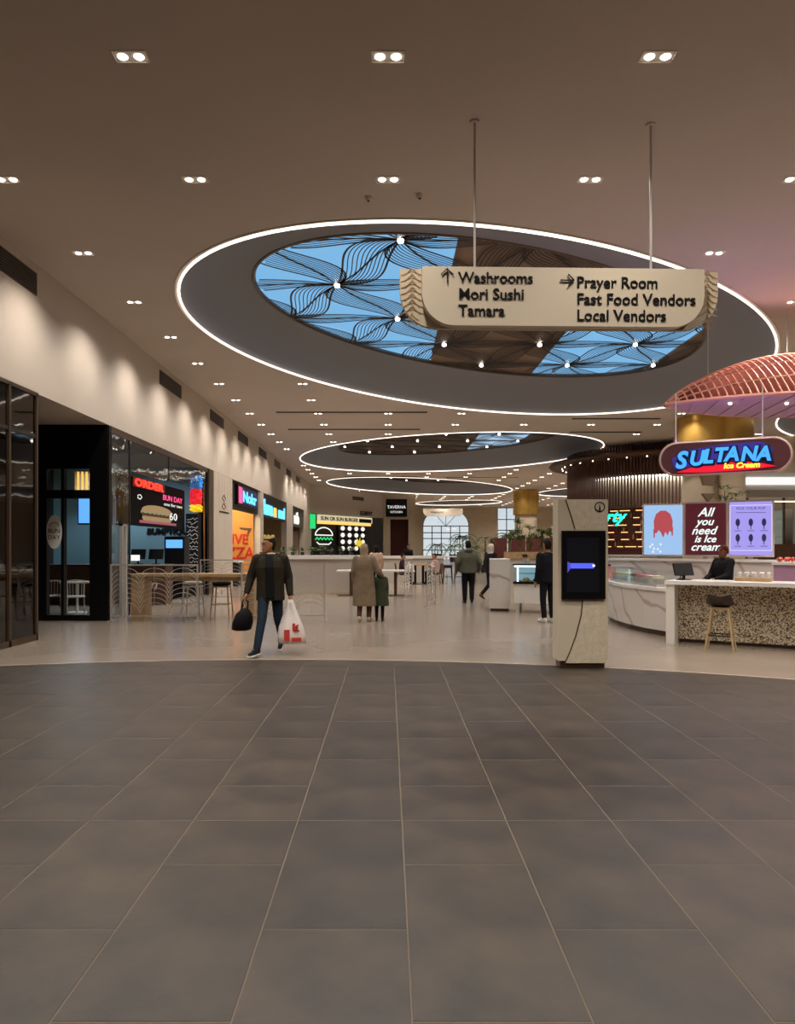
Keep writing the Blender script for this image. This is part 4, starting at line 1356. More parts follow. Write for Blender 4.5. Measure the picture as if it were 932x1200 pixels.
for s, x, z, sz in (('All', -.16, .98, .28), ('you', -.2, .78, .24), ('need', -.3, .57, .26), ('is Ice', -.24, .39, .22), ('cream', -.32, .20, .25)):
    text('neon_script', s, sz, glow('scriptwhite', 'eafaf4', 1.2) if 'scriptwhite' not in bpy.data.materials else bpy.data.materials['scriptwhite'], d, (x, .035, z), depth=.006, shear=.35, bold=.004)
t, d = board('lavender menu board showing six ice pops in two rows', 7.93, 15.95, math.radians(-18), glow('lavender', 'a79cf0', 1.0))
ic = glow('icongrey', '4a3f78', .4)
for r_ in range(2):
    for c_ in range(3):
        x, z = -.26 + c_ * .26, .82 - r_ * .34
        disc(MB(), x, z, .045, .085, .04, .045, 14).build('ice_pop_picture', ic, d)
        MB().box(x - .008, x + .008, .04, .045, z - .15, z - .08).build('stick_picture', ic, d)
        MB().box(x - .07, x + .07, .042, .045, z - .19, z - .178).build('caption_line', ic, d)
text('title', 'PICK YOUR POP', .08, ic, d, (0, .042, 1.1), depth=.002, align='CENTER')
MB().box(-.3, .3, .042, .045, 1.03, 1.04).build('caption_line', ic, d)
for b in ((-.42, -.41, .2, 1.2), (.41, .42, .2, 1.2), (-.42, .42, .2, .21), (-.42, .42, 1.19, 1.2)):
    MB().box(b[0], b[1], .042, .045, b[2], b[3]).build('border_line', M['neon_white'], d)

# ---- things on the counter
def loc_on(u, v, z=1.03):
    c, s = math.cos(RS), math.sin(RS)
    return (4.5 + u * c - v * s, 11.9 + u * s + v * c, z)
t = thing('till_terminal', 'black till screen on the white counter beside the worker', 'till', loc_on(.22, .5), math.radians(10))
MB().box(-.1, .1, -.06, .08, 0, .015).box(-.02, .02, 0, .03, 0, .1).build('stand', M['blackmatte'], t)
MB().prism([(-.02, .08), (.01, .07), (.09, .27), (.06, .28)], -.17, .17, 'x').build('monitor', M['black'], t)
t = thing('tray_box', 'shallow brown wooden tray of clear cups on the white counter', 'tray', loc_on(1.25, .6), RS)
MB().box(-.26, .26, -.14, .14, 0.0, .06).build('tray', M['wood'], t)
t = None
for k in range(8):
    p = loc_on(1.05 + .055 * k + .03 * (k % 2), .58 + .05 * (k % 2), 1.092)
    t = thing('clear_cup', 'clear plastic cup standing in the brown wooden tray', 'cup', p, 0, 'clear cups in the wooden tray')
    MB().lathe([(0, 0), (.02, 0), (.028, .07), (.026, .07), (.018, .005), (0, .005)], 12).build('cup', mat('cup', 'dfe6ea', .1, spec=.8) if 'cup' not in bpy.data.materials else bpy.data.materials['cup'], t)
    MB().lathe([(0, .07), (.03, .07), (.02, .085), (0, .085)], 12).build('lid', M['whitegloss'], t)
t = thing('espresso_tap', 'small black tap fitting on the white counter by the marble end', 'tap', (5.6, 13.6, 1.03 - .0))
t.location = loc_on(.0 + .12, .72)
MB().lathe([(0, 0), (.03, 0), (.03, .02), (.012, .03), (.012, .17), (0, .17)], 10).build('body', M['charcoal'], t)
MB().tube([(0, 0, .15), (-.03, -.03, .18), (-.07, -.05, .13)], .009, 6).build('spout', M['charcoal'], t)
t = thing('mauve_cabinet', 'mauve cabinet with white top at the right picture edge', 'cabinet', (7.1, 13.45, 0), RS)
MB().box(0, 1.6, 0, .6, 0.003, 1.25).build('body', M['mauve'], t)
MB().box(-.03, 1.63, -.04, .62, 1.25, 1.3).build('top', M['whitegloss'], t)
rg = random.Random(5)
for k in range(16):
    u, v = rg.uniform(.05, .9), rg.uniform(.05, .4)
    c, s = math.cos(RS), math.sin(RS)
    t = thing('strawberry', 'orange red strawberry in the pile on the mauve cabinet', 'strawberry', (7.1 + u * c - v * s, 13.45 + u * s + v * c, 1.3), rg.uniform(0, 6), 'strawberries on the mauve cabinet')
    MB().lathe([(0.004, 0), (.028, .03), (.04, .065), (.02, .085), (0.002, .085)], 8).build('berry', mat('berry', 'd8482a', .4) if 'berry' not in bpy.data.materials else bpy.data.materials['berry'], t)
    MB().lathe([(0.001, .085), (.022, .087), (0.001, .1)], 5).build('calyx', M['leafgreen'], t)

# ---- the hanging pill sign
t = thing('hanging_sign', 'pill shaped glowing ice cream sign with blue capital letters and red swoosh', 'sign', (5.97, 13.0, 2.9), math.radians(-27))
def pill(hw, hh, n=12):
    r = hh
    p = [(hw - r + r * math.sin(a), r - r * math.cos(a)) for a in [math.pi * i / n for i in range(n + 1)]]
    p += [(-hw + r - r * math.sin(a), r + r * math.cos(a)) for a in [math.pi * i / n for i in range(n + 1)]]
    return p
MB().prism(pill(1.05, .28), 0, .12, 'y').build('body', mat('signmaroon', '5a2c34', .5), t)
MB().tube([(x, .03, z) for x, z in pill(1.06, .285)], .035, 6, closed=True).build('rim', mat('rimpink', 'c9aca4', .4), t)
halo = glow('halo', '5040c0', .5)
MB().prism([(-.82, .1), (-.86, .3), (-.6, .44), (.0, .51), (.6, .52), (.78, .4), (.76, .24), (.0, .2)], -.01, 0, 'y').build('halo', halo, t)  # purple glow around the letters, put in as an emissive plate
MB().prism([(-.78, .04), (-.5, .13), (0.0, .19), (.5, .17), (.84, .08), (.4, .035), (-.3, .02)], -.02, -.01, 'y').build('red_swoosh', glow('swoosh', 'e01030', 1.3), t)
M['navy'] = mat('navyoutline', '0a1236', .5)
cy = glow('sultana', '3f9cff', 1.5)
for i, (ch, x, z, sz) in enumerate((('S', -.80, .12, .42), ('U', -.57, .16, .36), ('L', -.34, .19, .34), ('T', -.16, .205, .34), ('A', .02, .21, .34), ('N', .27, .20, .34), ('A', .52, .19, .34))):
    text('letter_outline', ch, sz, M['navy'], t, (x + .012, -.02, z - .012), depth=.006, shear=.2, bold=.045, sx=.95)
    text('letter', ch, sz, cy, t, (x, -.04, z), depth=.012, shear=.2, bold=.014, sx=.95)
text('small_letters', 'Ice Cream', .13, glow('icecream', 'ffb838', 2.4), t, (.0, -.035, .075), depth=.008, shear=.2, bold=.006, sx=1.05)
for x in (-.8, .62):
    MB().tube([(x, .06, .56), (x, .06, 1.5)], .012, 6).build('rod', M['alu'], t)
l = bpy.data.lights.new('added_uplight', 'AREA'); l.energy = 18; l.color = (.55, .3, 1.0); l.shape = 'RECTANGLE'; l.size = 1.6; l.size_y = .1  # added light without a fixture, tints the canopy underside purple
o = bpy.data.objects.new('added_uplight', l); COL.objects.link(o); o.parent = t; o.location = (0, .06, .60); o.rotation_euler = (math.pi, 0, 0)

# ---- coral slatted canopy
CC, HL, HW, CZ = (8.25, 14.5), 2.75, 1.3, 4.38
t = thing('slatted_canopy', 'coral pink slatted leaf shaped canopy hanging over the ice cream stand', 'canopy', (CC[0], CC[1], CZ))
def cw(u): return HW * max(0.02, (1 - abs(u) ** 1.7)) ** .75
def chh(u): return 1.02 * max(0, 1 - abs(u) ** 1.8) ** .8
def surf(u, v):      # v from -1 (front edge) over the ridge (0) to 1 (back edge)
    return (u * HL, cw(u) * v, chh(u) * (1 - abs(v) ** 1.6) + .02)
us = [-1 + 2 * i / 40 for i in range(41)]
NS = 46
for i in range(NS):
    u = -.975 + 1.95 * i / (NS - 1)
    for rng in ((-1, -.02),):
        pts = [surf(u, v) for v in [rng[0] + (rng[1] - rng[0]) * k / 7 for k in range(8)]]
        MB().tube(pts, .017, 4).build('slat', M['coral'], t)
shell_rows = [[surf(u, v) for v in [0.03 + .97 * k / 8 for k in range(9)]] for u in us]
sm = MB()
sm.loft([r_ + [(p[0], p[1], p[2] - .02) for p in r_[::-1]] for r_ in shell_rows])
sm.build('back_shell', mat('canopyshell', '7d5148', .7), t, smooth='auto')
for v in (-1, -.72, -.4, 0, 1):
    MB().tube([surf(u, v) for u in us], .035 if abs(v) in (0, 1) else .022, 5).build('purlin', M['coral'], t)
top = [(u * HL, -cw(u)) for u in us]
bot = [(u * HL, cw(u)) for u in us[::-1]]
MB().prism(top + bot[1:-1], 0, .015).build('underside', M['mauve'], t)  # mauve puts the purple light on the underside into its colour
for i in range(-6, 7):
    u0 = i / 7
    MB().tube([(u0 * HL, -cw(u0) * .98, -.01), (u0 * HL + .35, cw(min(.95, u0 + .35 / HL)) * .98, -.01)], .018, 4).build('underside_batten', M['mauve'], t)
for sx, sy in ((-1.9, 0), (1.9, 0), (0, .6), (0, -.6)):
    zz = surf(sx / HL, sy / max(.1, cw(sx / HL)))[2]
    MB().tube([(sx, sy, zz - .05), (sx, sy, CEIL - CZ)], .008, 5).build('suspension_wire', M['alu'], t)
l = bpy.data.lights.new('canopy_lamp', 'AREA'); l.energy = 30; l.color = (1, .56, .46); l.shape = 'RECTANGLE'; l.size = 3.2; l.size_y = .5
o = bpy.data.objects.new('canopy_lamp', l); COL.objects.link(o); o.parent = t; o.location = (0, 0, .08); o.rotation_euler = (math.pi, 0, 0)

for sx in (-1.6, -.5, .6, 1.6):
    MB().lathe([(0, -.03), (.025, -.03), (.03, 0), (0, 0)], 12, (sx, -.3, 0)).build('added_spot', M['lamp'], t)
    spot('added_beam', (sx, -.3, -.08), (sx - .2, -.9, -4), 130, (1, .88, .8), math.radians(110), .8, .05, t)  # spots added under the canopy to brighten the counters below
# ---- round slatted bar in the background
PC, PR = (14.5, 38.0), 5.0
t = thing('slatted_bar', 'round brown bar tower of vertical slats with a disc canopy', 'bar', (PC[0], PC[1], 0))
MB().lathe([(0, 5.75), (5.9, 5.75), (6.0, 5.85), (5.9, 5.95), (0, 5.95)], 72).build('disc_canopy', M['darkwood'], t, smooth='auto')
MB().lathe([(4.55, 1.2), (4.6, 1.2), (4.6, 3.5), (4.55, 3.5)], 60).build('shelf_wall', M['redbrown'], t, smooth='auto')
MB().lathe([(4.2, 3.5), (4.25, 3.5), (4.25, 4.9), (4.2, 4.9)], 60).build('inner_wall', M['cream'], t, smooth='auto')
MB().lathe([(4.3, 4.88), (4.45, 4.88), (4.45, 4.95), (4.3, 4.95)], 60).build('light_cove', M['bulb'], t)
MB().lathe([(4.5, 4.95), (4.6, 4.95), (4.6, 6.38), (4.5, 6.38)], 60).build('upper_drum', M['slat'], t, smooth='auto')
MB().lathe([(4.6, .003), (4.95, .003), (4.95, 1.15), (4.6, 1.15)], 60).build('counter', M['marble'], t)
MB().lathe([(4.5, 1.15), (5.05, 1.15), (5.05, 1.22), (4.5, 1.22)], 60).build('counter_top', M['whitegloss'], t)
sl = MB().box(-.03, .03, -.045, .045, 3.45, 6.36).mesh('slat')
sl.materials.append(M['slat'])
for i in range(110):
    a = math.radians(140 + i * 1.75)
    link('slat', sl, t, (PR * math.cos(a), PR * math.sin(a), 0), a + math.pi / 2)
MB().lathe([(4.95, 3.42), (5.05, 3.42), (5.05, 3.5), (4.95, 3.5)], 72).build('lower_band', M['bronze'], t)
rg = random.Random(11)
sled = glow('shelfled', 'ffb878', 2.4)
for j in range(6):
    z = 1.55 + j * .34
    a = 196 + rg.uniform(0, 4)
    while a < 290:
        w_ = rg.uniform(3, 7)
        pts = [(4.75 * math.cos(math.radians(a + w_ * q / 4)), 4.75 * math.sin(math.radians(a + w_ * q / 4)), z) for q in range(5)]
        sh = MB().tube(pts, .05, 4).build('shelf', M['darkwood'], t)
        MB().tube([(p[0] * 1.012, p[1] * 1.012, p[2] + .045) for p in pts], .02, 4).build('shelf_light', sled, sh)
        if rg.random() < .6:
            b = math.radians(a)
            MB().tube([(4.72 * math.cos(b), 4.72 * math.sin(b), z), (4.72 * math.cos(b), 4.72 * math.sin(b), z + .34)], .03, 4).build('shelf_upright', M['darkwood'], t)
        a += w_ + rg.uniform(1, 5)
dl = glow('dot', 'ffe8c8', 8)
for i in range(16):
    a = math.radians(150 + i * 10)
    MB().ball((5.3 * math.cos(a), 5.3 * math.sin(a), 5.74), .035, 6).build('canopy_lamp', dl, t)
n_b = 0
bm_ = MB().lathe([(0, 0), (.04, 0), (.04, .16), (.014, .2), (.014, .27), (0, .27)], 8).mesh('bottle')
for c in ('6a3a18', '2c3a20', 'b07830', '7a7468'):
    pass
bmats = [mat('bottle%d' % i, c, .15) for i, c in enumerate(('6a3a18', '2c3a20', 'b07830', '8a8478'))]
bms = []
for q in bmats:
    k = bm_.copy(); k.materials.append(q); bms.append(k)
rows = ('lowest', 'second', 'third', 'fourth', 'fifth')
for j in range(5):
    for i in range(9):
        a = math.radians(215 + i * 5.2 + rg.uniform(-1, 1))
        lab = 'small liquor bottle on the %s lit shelf of the round bar' % rows[j]
        o = link('bottle', bms[rg.randrange(4)], None, (PC[0] + 4.72 * math.cos(a), PC[1] + 4.72 * math.sin(a), 1.605 + j * .34))
        tag(o, lab, 'bottle', lab)
t = thing('neon_sign', 'turquoise handwritten neon sign on the bar wall right of the kiosk', 'neon sign', (10.6, 34.3, 2.75))
text('letters', 'Party', .75, glow('turq', '20e0b8', 2.2), t, (-1.1, 0, 0), (.9, -.43, 0), depth=.02, shear=.4, bold=.02, sx=.95)
MB().box(-.9, .6, .3, .33, -.05, .0).build('mounting_bar', M['black'], t)

# ---- glass fronted shop at the far right
t = thing('lit_shopfront', 'glass shop with a bright white light band at the far right edge', 'shopfront', (19, 30, 0))
B('back_wall', M['beige'], t, 13.6, 29.6, 31.5, 31.7, 0.003, 6.39)
B('light_band', M['neon_white'], t, 14.6, 29.6, 29.7, 29.8, 4.12, 4.42)
B('beam', M['white'], t, 14.5, 29.6, 29.8, 30.2, 3.9, 4.6)
B('fascia', M['steel'], t, 14.6, 29.6, 29.75, 29.85, 3.6, 3.9)
for k in range(5):
    B('mullion', M['bronze'], t, 14.7 + k * 1.5, 14.76 + k * 1.5, 29.9, 30.0, 1.2, 3.6)
    B('glass_pane', M['glass'], t, 14.76 + k * 1.5, 16.2 + k * 1.5, 29.94, 29.95, 1.7, 3.6)
B('light_shelf', M['led'], t, 14.6, 29.6, 29.86, 29.9, 3.42, 3.46)
B('lower_panel', M['darkwood'], t, 14.6, 29.6, 29.8, 30.2, .9, 1.7)
B('base', M['white'], t, 14.6, 29.6, 29.75, 30.3, 0.003, .9)
for k in range(3):
    f = thing('glass_fridge', ['tall glass drinks fridge nearest the lavender menu board', 'tall glass drinks fridge second from the lavender menu board', 'tall glass drinks fridge third from the lavender menu board'][k], 'fridge', (16.1 + k * 1.3, 30.8, 0), 0, 'fridges in the lit shop')
    MB().box(-.5, .5, -.3, .3, 0.003, 3.2).build('body', M['steel'], f)
    MB().box(-.42, .42, -.33, -.3, 1.7, 3.1).build('door_glass', mat('fridgeglass', '8a9088', .1, emit='c8d0c0', estr=.25), f)
    for q in range(3):
        MB().box(-.42, .42, -.34, -.3, 2.0 + q * .35, 2.03 + q * .35).build('shelf', M['white'], f)
# ---- slim tree behind the menu boards
t = thing('slim_tree', 'slim leafy branches rising behind the menu boards', 'tree', (9.15, 19.8, 0))
MB().lathe([(0, 0.003), (.3, 0.003), (.34, .6), (0, .6)], 18).build('pot', M['charcoal'], t)
for k, (dx, h) in enumerate(((0, 3.1), (-.25, 2.4), (.3, 2.9), (-.1, 2.0))):
    br = MB().tube([(0, 0, .6), (dx * .5, 0, h * .6), (dx, .05, h)], [.03, .02, .01], 6).build('branch', M['darkwood'], t)
    m = MB()
    for s in range(5):
        foliage(m, (dx * (1 - s * .1), 0, h - s * .3), 14, .1, .4, .03, .3, 40 + k * 7 + s)
    m.build('leaves', M['leafgreen'], br, fix=False)
# ---- pastry counter left of the kiosk
t = thing('marble_plinth', 'white veined marble end block of the pastry counter', 'counter', (2.75, 18, 0), math.radians(-8))
MB().box(-.25, .25, -.1, 1.3, .07, 1.28).build('block', M['marble'], t)
MB().box(-.22, .22, -.06, 1.26, 0.003, .07).build('plinth', M['bronze'], t)
t = thing('pastry_case', 'glass pastry display case with white front left of the kiosk', 'display case', (3.02, 17.5, 0), math.radians(-18))
MB().box(0, 1.8, 0, .8, .24, .70).build('front_panel', M['white'], t)
for x in (.06, 1.74):
    MB().box(x - .03, x + .03, .08, .12, 0.003, .24).build('leg', M['white'], t)
    MB().box(x - .03, x + .03, .68, .72, 0.003, .24).build('leg', M['white'], t)
MB().box(-.02, 1.82, -.03, .82, .70, .75).build('deck', M['black'], t)
MB().box(0.0, 1.8, 0, .01, .75, 1.14).build('front_glass', M['glass'], t)
MB().box(0.0, .01, 0.01, .8, .75, 1.14).build('side_glass', M['glass'], t)
MB().box(0, 1.8, .78, .8, .75, 1.14).build('back_panel', mat('caseback', 'b8d0d8', .4, emit='a8d4e4', estr=.5), t)
MB().box(.05, 1.75, .2, .76, .93, .94).build('glass_shelf', mat('shelfgl', '7fa0a8', .2), t)
MB().box(0, 1.8, .02, .05, 1.1, 1.135).build('light_strip', mat('caselight', 'ffffff', .4, emit='c8f0ff', estr=3), t)
for x in (.08, .78):
    MB().box(x - .02, x + .02, .03, .05, .75, 1.1).build('light_post', mat('caselight2', 'ffffff', .4, emit='c8f0ff', estr=2), t)
MB().box(-.03, 1.83, -.03, .83, 1.14, 1.17).build('lid', mat('lidgreen', '14312f', .3), t)
c, s = math.cos(math.radians(-18)), math.sin(math.radians(-18))
def on_case(u, v, z): return (3.02 + u * c - v * s, 17.5 + u * s + v * c, z)
for k in range(6):
    o = thing('pastry', ['round bun at the left of the pastry case', 'dark cake slice second in the pastry case', 'golden roll third in the pastry case', 'pale cake fourth in the pastry case',
              'brown loaf fifth in the pastry case', 'bun at the kiosk end of the pastry case'][k], 'pastry', on_case(.25 + k * .25, .3, .752), 0, 'pastries in the display case')
    MB().lathe([(0, 0), (.08, 0), (.09, .04), (.05, .08), (0, .09)], 12).build('body', mat('pastry%d' % k, ('c89858', '4a3020', 'd0a860', 'e8dcc8', '9a6838', 'c89858')[k], .7), o)
    MB().lathe([(0, -.001), (.11, -.001), (.11, .004), (0, .004)], 14).build('plate', M['white'], o)
t = thing('flower_pot', 'small white pot with dark plant on the pastry case', 'plant', on_case(.22, .4, 1.17))
MB().lathe([(0, 0), (.06, 0), (.08, .12), (0, .12)], 12).build('pot', M['white'], t)
m = MB(); foliage(m, (0, 0, .13), 40, .06, .12, .02, .6, 77)
m.build('leaves', M['darkwood'], t, fix=False)
for k in range(3):
    o = thing('jam_jar', 'small red jar standing on the pastry case lid', 'jar', on_case(.75 + k * .1, .3, 1.17), 0, 'red jars on the pastry case')
    MB().lathe([(0, 0), (.04, 0), (.04, .09), (0, .09)], 12).build('jar', mat('jam', '8a2030', .2) if 'jam' not in bpy.data.materials else bpy.data.materials['jam'], o)
    MB().lathe([(0, .09), (.042, .09), (.042, .11), (0, .11)], 12).build('lid', M['black'], o)
# ================================================================== PEOPLE
def cap(m, p, q, r0, r1, n=10):
    """tapered limb with rounded ends"""
    p, q = Vector(p), Vector(q)
    d = (q - p)
    if d.length < 1e-5: d = Vector((0, 0, 1e-4))
    t = d.normalized()
    a = Vector((1, 0, 0)) if abs(t.x) < .8 else Vector((0, 1, 0))
    u = (a - t * a.dot(t)).normalized()
    v = t.cross(u)
    rings = []
    for c, r, angs in ((p, r0, (-88, -60, -30, 0)), (q, r1, (0, 30, 60, 88))):
        for g in angs:
            g = math.radians(g)
            rings.append([c + t * r * math.sin(g) + (u * math.cos(2 * math.pi * i / n) + v * math.sin(2 * math.pi * i / n)) * r * math.cos(g) for i in range(n)])
    m.loft(rings)
def stack(m, rows, n=16):
    """rows of (x, y, z, rx, ry)"""
    m.loft([[(x + rx * math.cos(2 * math.pi * i / n), y + ry * math.sin(2 * math.pi * i / n), z) for i in range(n)] for x, y, z, rx, ry in rows])
BASE = dict(pel=(0, 0, .95), wai=(0, 0, 1.1), che=(0, 0, 1.3), nek=(0, .01, 1.48), hea=(0, -.015, 1.635),
            shL=(-.185, 0, 1.42), elL=(-.24, .03, 1.13), wrL=(-.25, -.05, .88), shR=(.185, 0, 1.42), elR=(.24, .03, 1.13), wrR=(.25, -.05, .88),
            hiL=(-.09, 0, .94), knL=(-.1, -.02, .5), anL=(-.1, .03, .09), toL=(-.12, -.14, .03), hiR=(.09, 0, .94), knR=(.1, -.02, .5), anR=(.1, .03, .09), toR=(.12, -.14, .03))
def vox(lim): return lim
def person(label, loc, rz, height=1.75, pose=None, skin='a87858', hair='1a1412', hairstyle='short', top='202020', top_len=.86, top_loose=1.0, sleeves=True, legs='1c1c22', leg_loose=1.0,
           shoes='151515', sole=None, head_turn=0.0, coat=None, v=.014, extra=None, shirt=None, hood=False):
    """faces -Y before rotation; L is on -X"""
    J = {k: Vector(q) for k, q in BASE.items()}
    for k, q in (pose or {}).items(): J[k] = Vector(q)
    t = thing('person', label, 'person', loc, rz)
    t.scale = (height / 1.75,) * 3
    S = lambda nm, c, rough=.8: bpy.data.materials.get(nm + c) or mat(nm + c, c, rough, noise=(9, .12, 3), spec=.2)
    sk = S('skin', skin, .55)
    # --- body: one continuous surface
    b = MB()
    stack(b, [(J['pel'].x, J['pel'].y, J['pel'].z - .1, .10, .08), (J['pel'].x, J['pel'].y, J['pel'].z, .165, .11), (J['wai'].x, J['wai'].y, J['wai'].z, .135, .095),
              (J['che'].x, J['che'].y, J['che'].z, .165, .11), (J['che'].x, J['che'].y, (J['che'].z + J['nek'].z) / 2 + .02, .16, .09), (J['nek'].x, J['nek'].y, J['nek'].z, .07, .06)])
    cap(b, J['nek'] - Vector((0, 0, .06)), J['hea'] - Vector((0, 0, .04)), .055, .05)
    R = Matrix.Rotation(head_turn, 4, 'Z')
    H = lambda x, y, z: J['hea'] + (R @ Vector((x, y, z)))
    hd = MB()
    for (z, rx, ry, oy) in ():
        pass
    rings = []
    for z, rx, fy, by in ((-.125, .022, -.085, -.04), (-.11, .042, -.098, .0), (-.08, .058, -.098, .05), (-.04, .068, -.096, .08), (0, .073, -.094, .095), (.04, .074, -.092, .098), (.08, .066, -.075, .085), (.105, .045, -.045, .06), (.118, .015, -.015, .025)):
        cyy, ry = (fy + by) / 2, (by - fy) / 2
        rings.append([H(rx * math.cos(2 * math.pi * i / 16), cyy + ry * math.sin(2 * math.pi * i / 16), z) for i in range(16)])
    b.loft(rings)
    b.loft([[H(-.010, -.09, .012), H(.010, -.09, .012), H(0, -.085, .02)], [H(-.018, -.09, -.028), H(.018, -.09, -.028), H(0, -.122, -.026)], [H(-.012, -.088, -.036), H(.012, -.088, -.036), H(0, -.1, -.038)]])
    for sx in (-1, 1):
        cap(b, H(sx * .074, .012, .012), H(sx * .072, .008, -.03), .018, .012, 8)
    cap(b, H(-.018, -.092, -.062), H(.018, -.092, -.062), .009, .009, 6)
    for s in 'LR':
        sg = -1 if s == 'L' else 1
        cap(b, J['sh' + s], J['el' + s], .052, .042)
        cap(b, J['el' + s], J['wr' + s], .042, .028)
        d = (J['wr' + s] - J['el' + s]).normalized()
        side = d.cross(Vector((1, 0, 0)))
        side = side.normalized() if side.length > .1 else Vector((0, -1, 0))
        W = J['wr' + s]
        cap(b, W, W + d * .075, .028, .032, 8)
        for f in range(4):
            o_ = side * (.026 - f * .0175)
            k0 = W + d * .085 + o_
            ln = (.075, .085, .08, .06)[f]
            k1 = k0 + d * ln * .5
            cap(b, k0, k1, .0105, .010, 6)
            cap(b, k1, k1 + (d * .8 + Vector((-sg * .35, 0, 0))) * ln * .5, .010, .009, 6)
        th0 = W + d * .03 + side * .03
        cap(b, th0, th0 + (d * .7 + side * .7) * .05, .012, .011, 6)
        cap(b, th0 + (d * .7 + side * .7) * .05, th0 + (d * .9 + side * .45) * .085, .011, .009, 6)
        cap(b, J['hi' + s], J['kn' + s], .082, .055)
        cap(b, J['kn' + s], J['an' + s], .055, .036)
        cap(b, J['an' + s] - Vector((0, 0, .03)), J['to' + s], .04, .03)
    body = remesh(b, 'body', sk, t, v)
    # --- face details
    for sx in (-1, 1):
        e_ = MB(); e_.ball((0, 0, 0), (.012, .006, .008), 8)
        p = H(sx * .03, -.092, .008)
        e_.build('eye', S('eye', '17110d', .3), t).location = p
        MB().tube([H(sx * .014, -.096, .028), H(sx * .032, -.096, .034), H(sx * .05, -.088, .027)], .005, 5).build('eyebrow', S('hair', hair), t)
    MB().tube([H(-.02, -.099, -.062), H(0, -.103, -.06), H(.02, -.099, -.062)], .005, 5).build('mouth', S('lip', '8a4a40'), t)
    # --- hair or head cover
    hm = MB()
    if hairstyle == 'short':
        rows = []
        for z, k in ((-.075, .5), (-.04, .85), (0, .99), (.04, 1.05), (.08, 1.08), (.108, 1.02), (.125, .7), (.132, .25)):
            rx = {-.075: .056, -.04: .068, 0: .074, .04: .076, .08: .071, .108: .06, .125: .05, .132: .03}[z] * 1.06
            fy = (.03, .0, -.02, -.06, -.085, -.075, -.05, -.02)[(-.075, -.04, 0, .04, .08, .108, .125, .132).index(z)]
            by = (.075, .095, .108, .112, .102, .085, .065, .04)[(-.075, -.04, 0, .04, .08, .108, .125, .132).index(z)]
            rows.append([H(rx * math.cos(2 * math.pi * i / 16), (fy + by) / 2 + (by - fy) / 2 * math.sin(2 * math.pi * i / 16), z) for i in range(16)])
        hm.loft(rows)
        remesh(hm, 'hair', S('hair', hair), t, .008, 3)
    elif hairstyle in ('scarf', 'long', 'cap', 'bun'):
        rows = []
        zs = (-.2, -.15, -.09, -.04, 0, .05, .09, .12, .14)
        for i_, z in enumerate(zs):
            rx = (.12, .095, .084, .084, .086, .085, .077, .055, .02)[i_]
            fy = (-.09, -.05, -.02, -.03, -.05, -.085, -.085, -.055, -.02)[i_]
            by = (.1, .1, .105, .112, .118, .118, .1, .075, .03)[i_]
            if hairstyle in ('cap', 'bun') and i_ < 3: continue
            rows.append([H(rx * math.cos(2 * math.pi * i / 16), (fy + by) / 2 + (by - fy) / 2 * math.sin(2 * math.pi * i / 16), z) for i in range(16)])
        hm.loft(rows)
        if hairstyle == 'scarf':
            stack(hm, [(J['nek'].x, J['nek'].y, J['nek'].z - .08, .15, .12), (J['nek'].x, J['nek'].y, J['nek'].z + .0, .1, .09), (J['nek'].x, J['nek'].y, J['nek'].z + .07, .075, .075)])
        if hairstyle == 'cap':
            hm.loft([[H(-.05, -.08, .05), H(.05, -.08, .05), H(.05, -.08, .065), H(-.05, -.08, .065)], [H(-.04, -.16, .04), H(.04, -.16, .04), H(.04, -.16, .05), H(-.04, -.16, .05)]])
        if hairstyle == 'bun':
            hm.ball(H(0, .12, .1), .05, 10)
        remesh(hm, {'scarf': 'head_scarf', 'long': 'hair', 'cap': 'cap', 'bun': 'hair'}[hairstyle], S('hair', hair), t, .009, 3)
    # --- trousers
    tr_ = MB()
    stack(tr_, [(J['pel'].x, J['pel'].y, J['pel'].z - .12, .13, .1), (J['pel'].x, J['pel'].y, J['pel'].z, .18 * min(1.1, leg_loose), .125), (J['wai'].x, J['wai'].y, J['wai'].z, .15, .11)])
    for s in 'LR':
        cap(tr_, J['hi' + s], J['kn' + s], .096 * leg_loose, .07 * leg_loose)
        cap(tr_, J['kn' + s], J['an' + s] + (J['kn' + s] - J['an' + s]).normalized() * .03, .07 * leg_loose, .056 * leg_loose)
    remesh(tr_, 'trousers', S('cloth', legs), t, v)
    # --- shoes
    for s in 'LR':
        sm = MB()
        A_, T_ = J['an' + s], J['to' + s]
        fw = (T_ - A_); fw = Vector((fw.x, fw.y, fw.z + (A_.z - .09) * -0 + .05)).normalized() if fw.length else Vector((0, -1, 0))
        heel = A_ - fw * .03 - Vector((0, 0, .045))
        cap(sm, heel, T_ + Vector((0, 0, .012)), .042, .036)
        cap(sm, A_ + Vector((0, 0, .01)), heel, .045, .042)
        cap(sm, heel + Vector((0, 0, .02)), T_ * .55 + heel * .45 + Vector((0, 0, .03)), .044, .04)
        so = remesh(sm, 'shoe', S('shoe', shoes, .5), t, .010, 2)
        if sole:
            q = MB()
            d2 = (T_ - heel); n2 = Vector((-d2.y, d2.x, 0)).normalized() * .04
            z_ = Vector((0, 0, -.03))
            a_, b_ = heel + z_ - d2.normalized() * .045, T_ + z_ * .55 + d2.normalized() * .035
            q.loft([[a_ - n2, a_ + n2, a_ + n2 + Vector((0, 0, .025)), a_ - n2 + Vector((0, 0, .025))], [b_ - n2, b_ + n2, b_ + n2 + Vector((0, 0, .02)), b_ - n2 + Vector((0, 0, .02))]])
            q.build('sole', S('sole', sole), so)
    # --- top garment
    g = MB()
    L_ = top_loose
    P_, W_, C_, N_ = J['pel'], J['wai'], J['che'], J['nek']
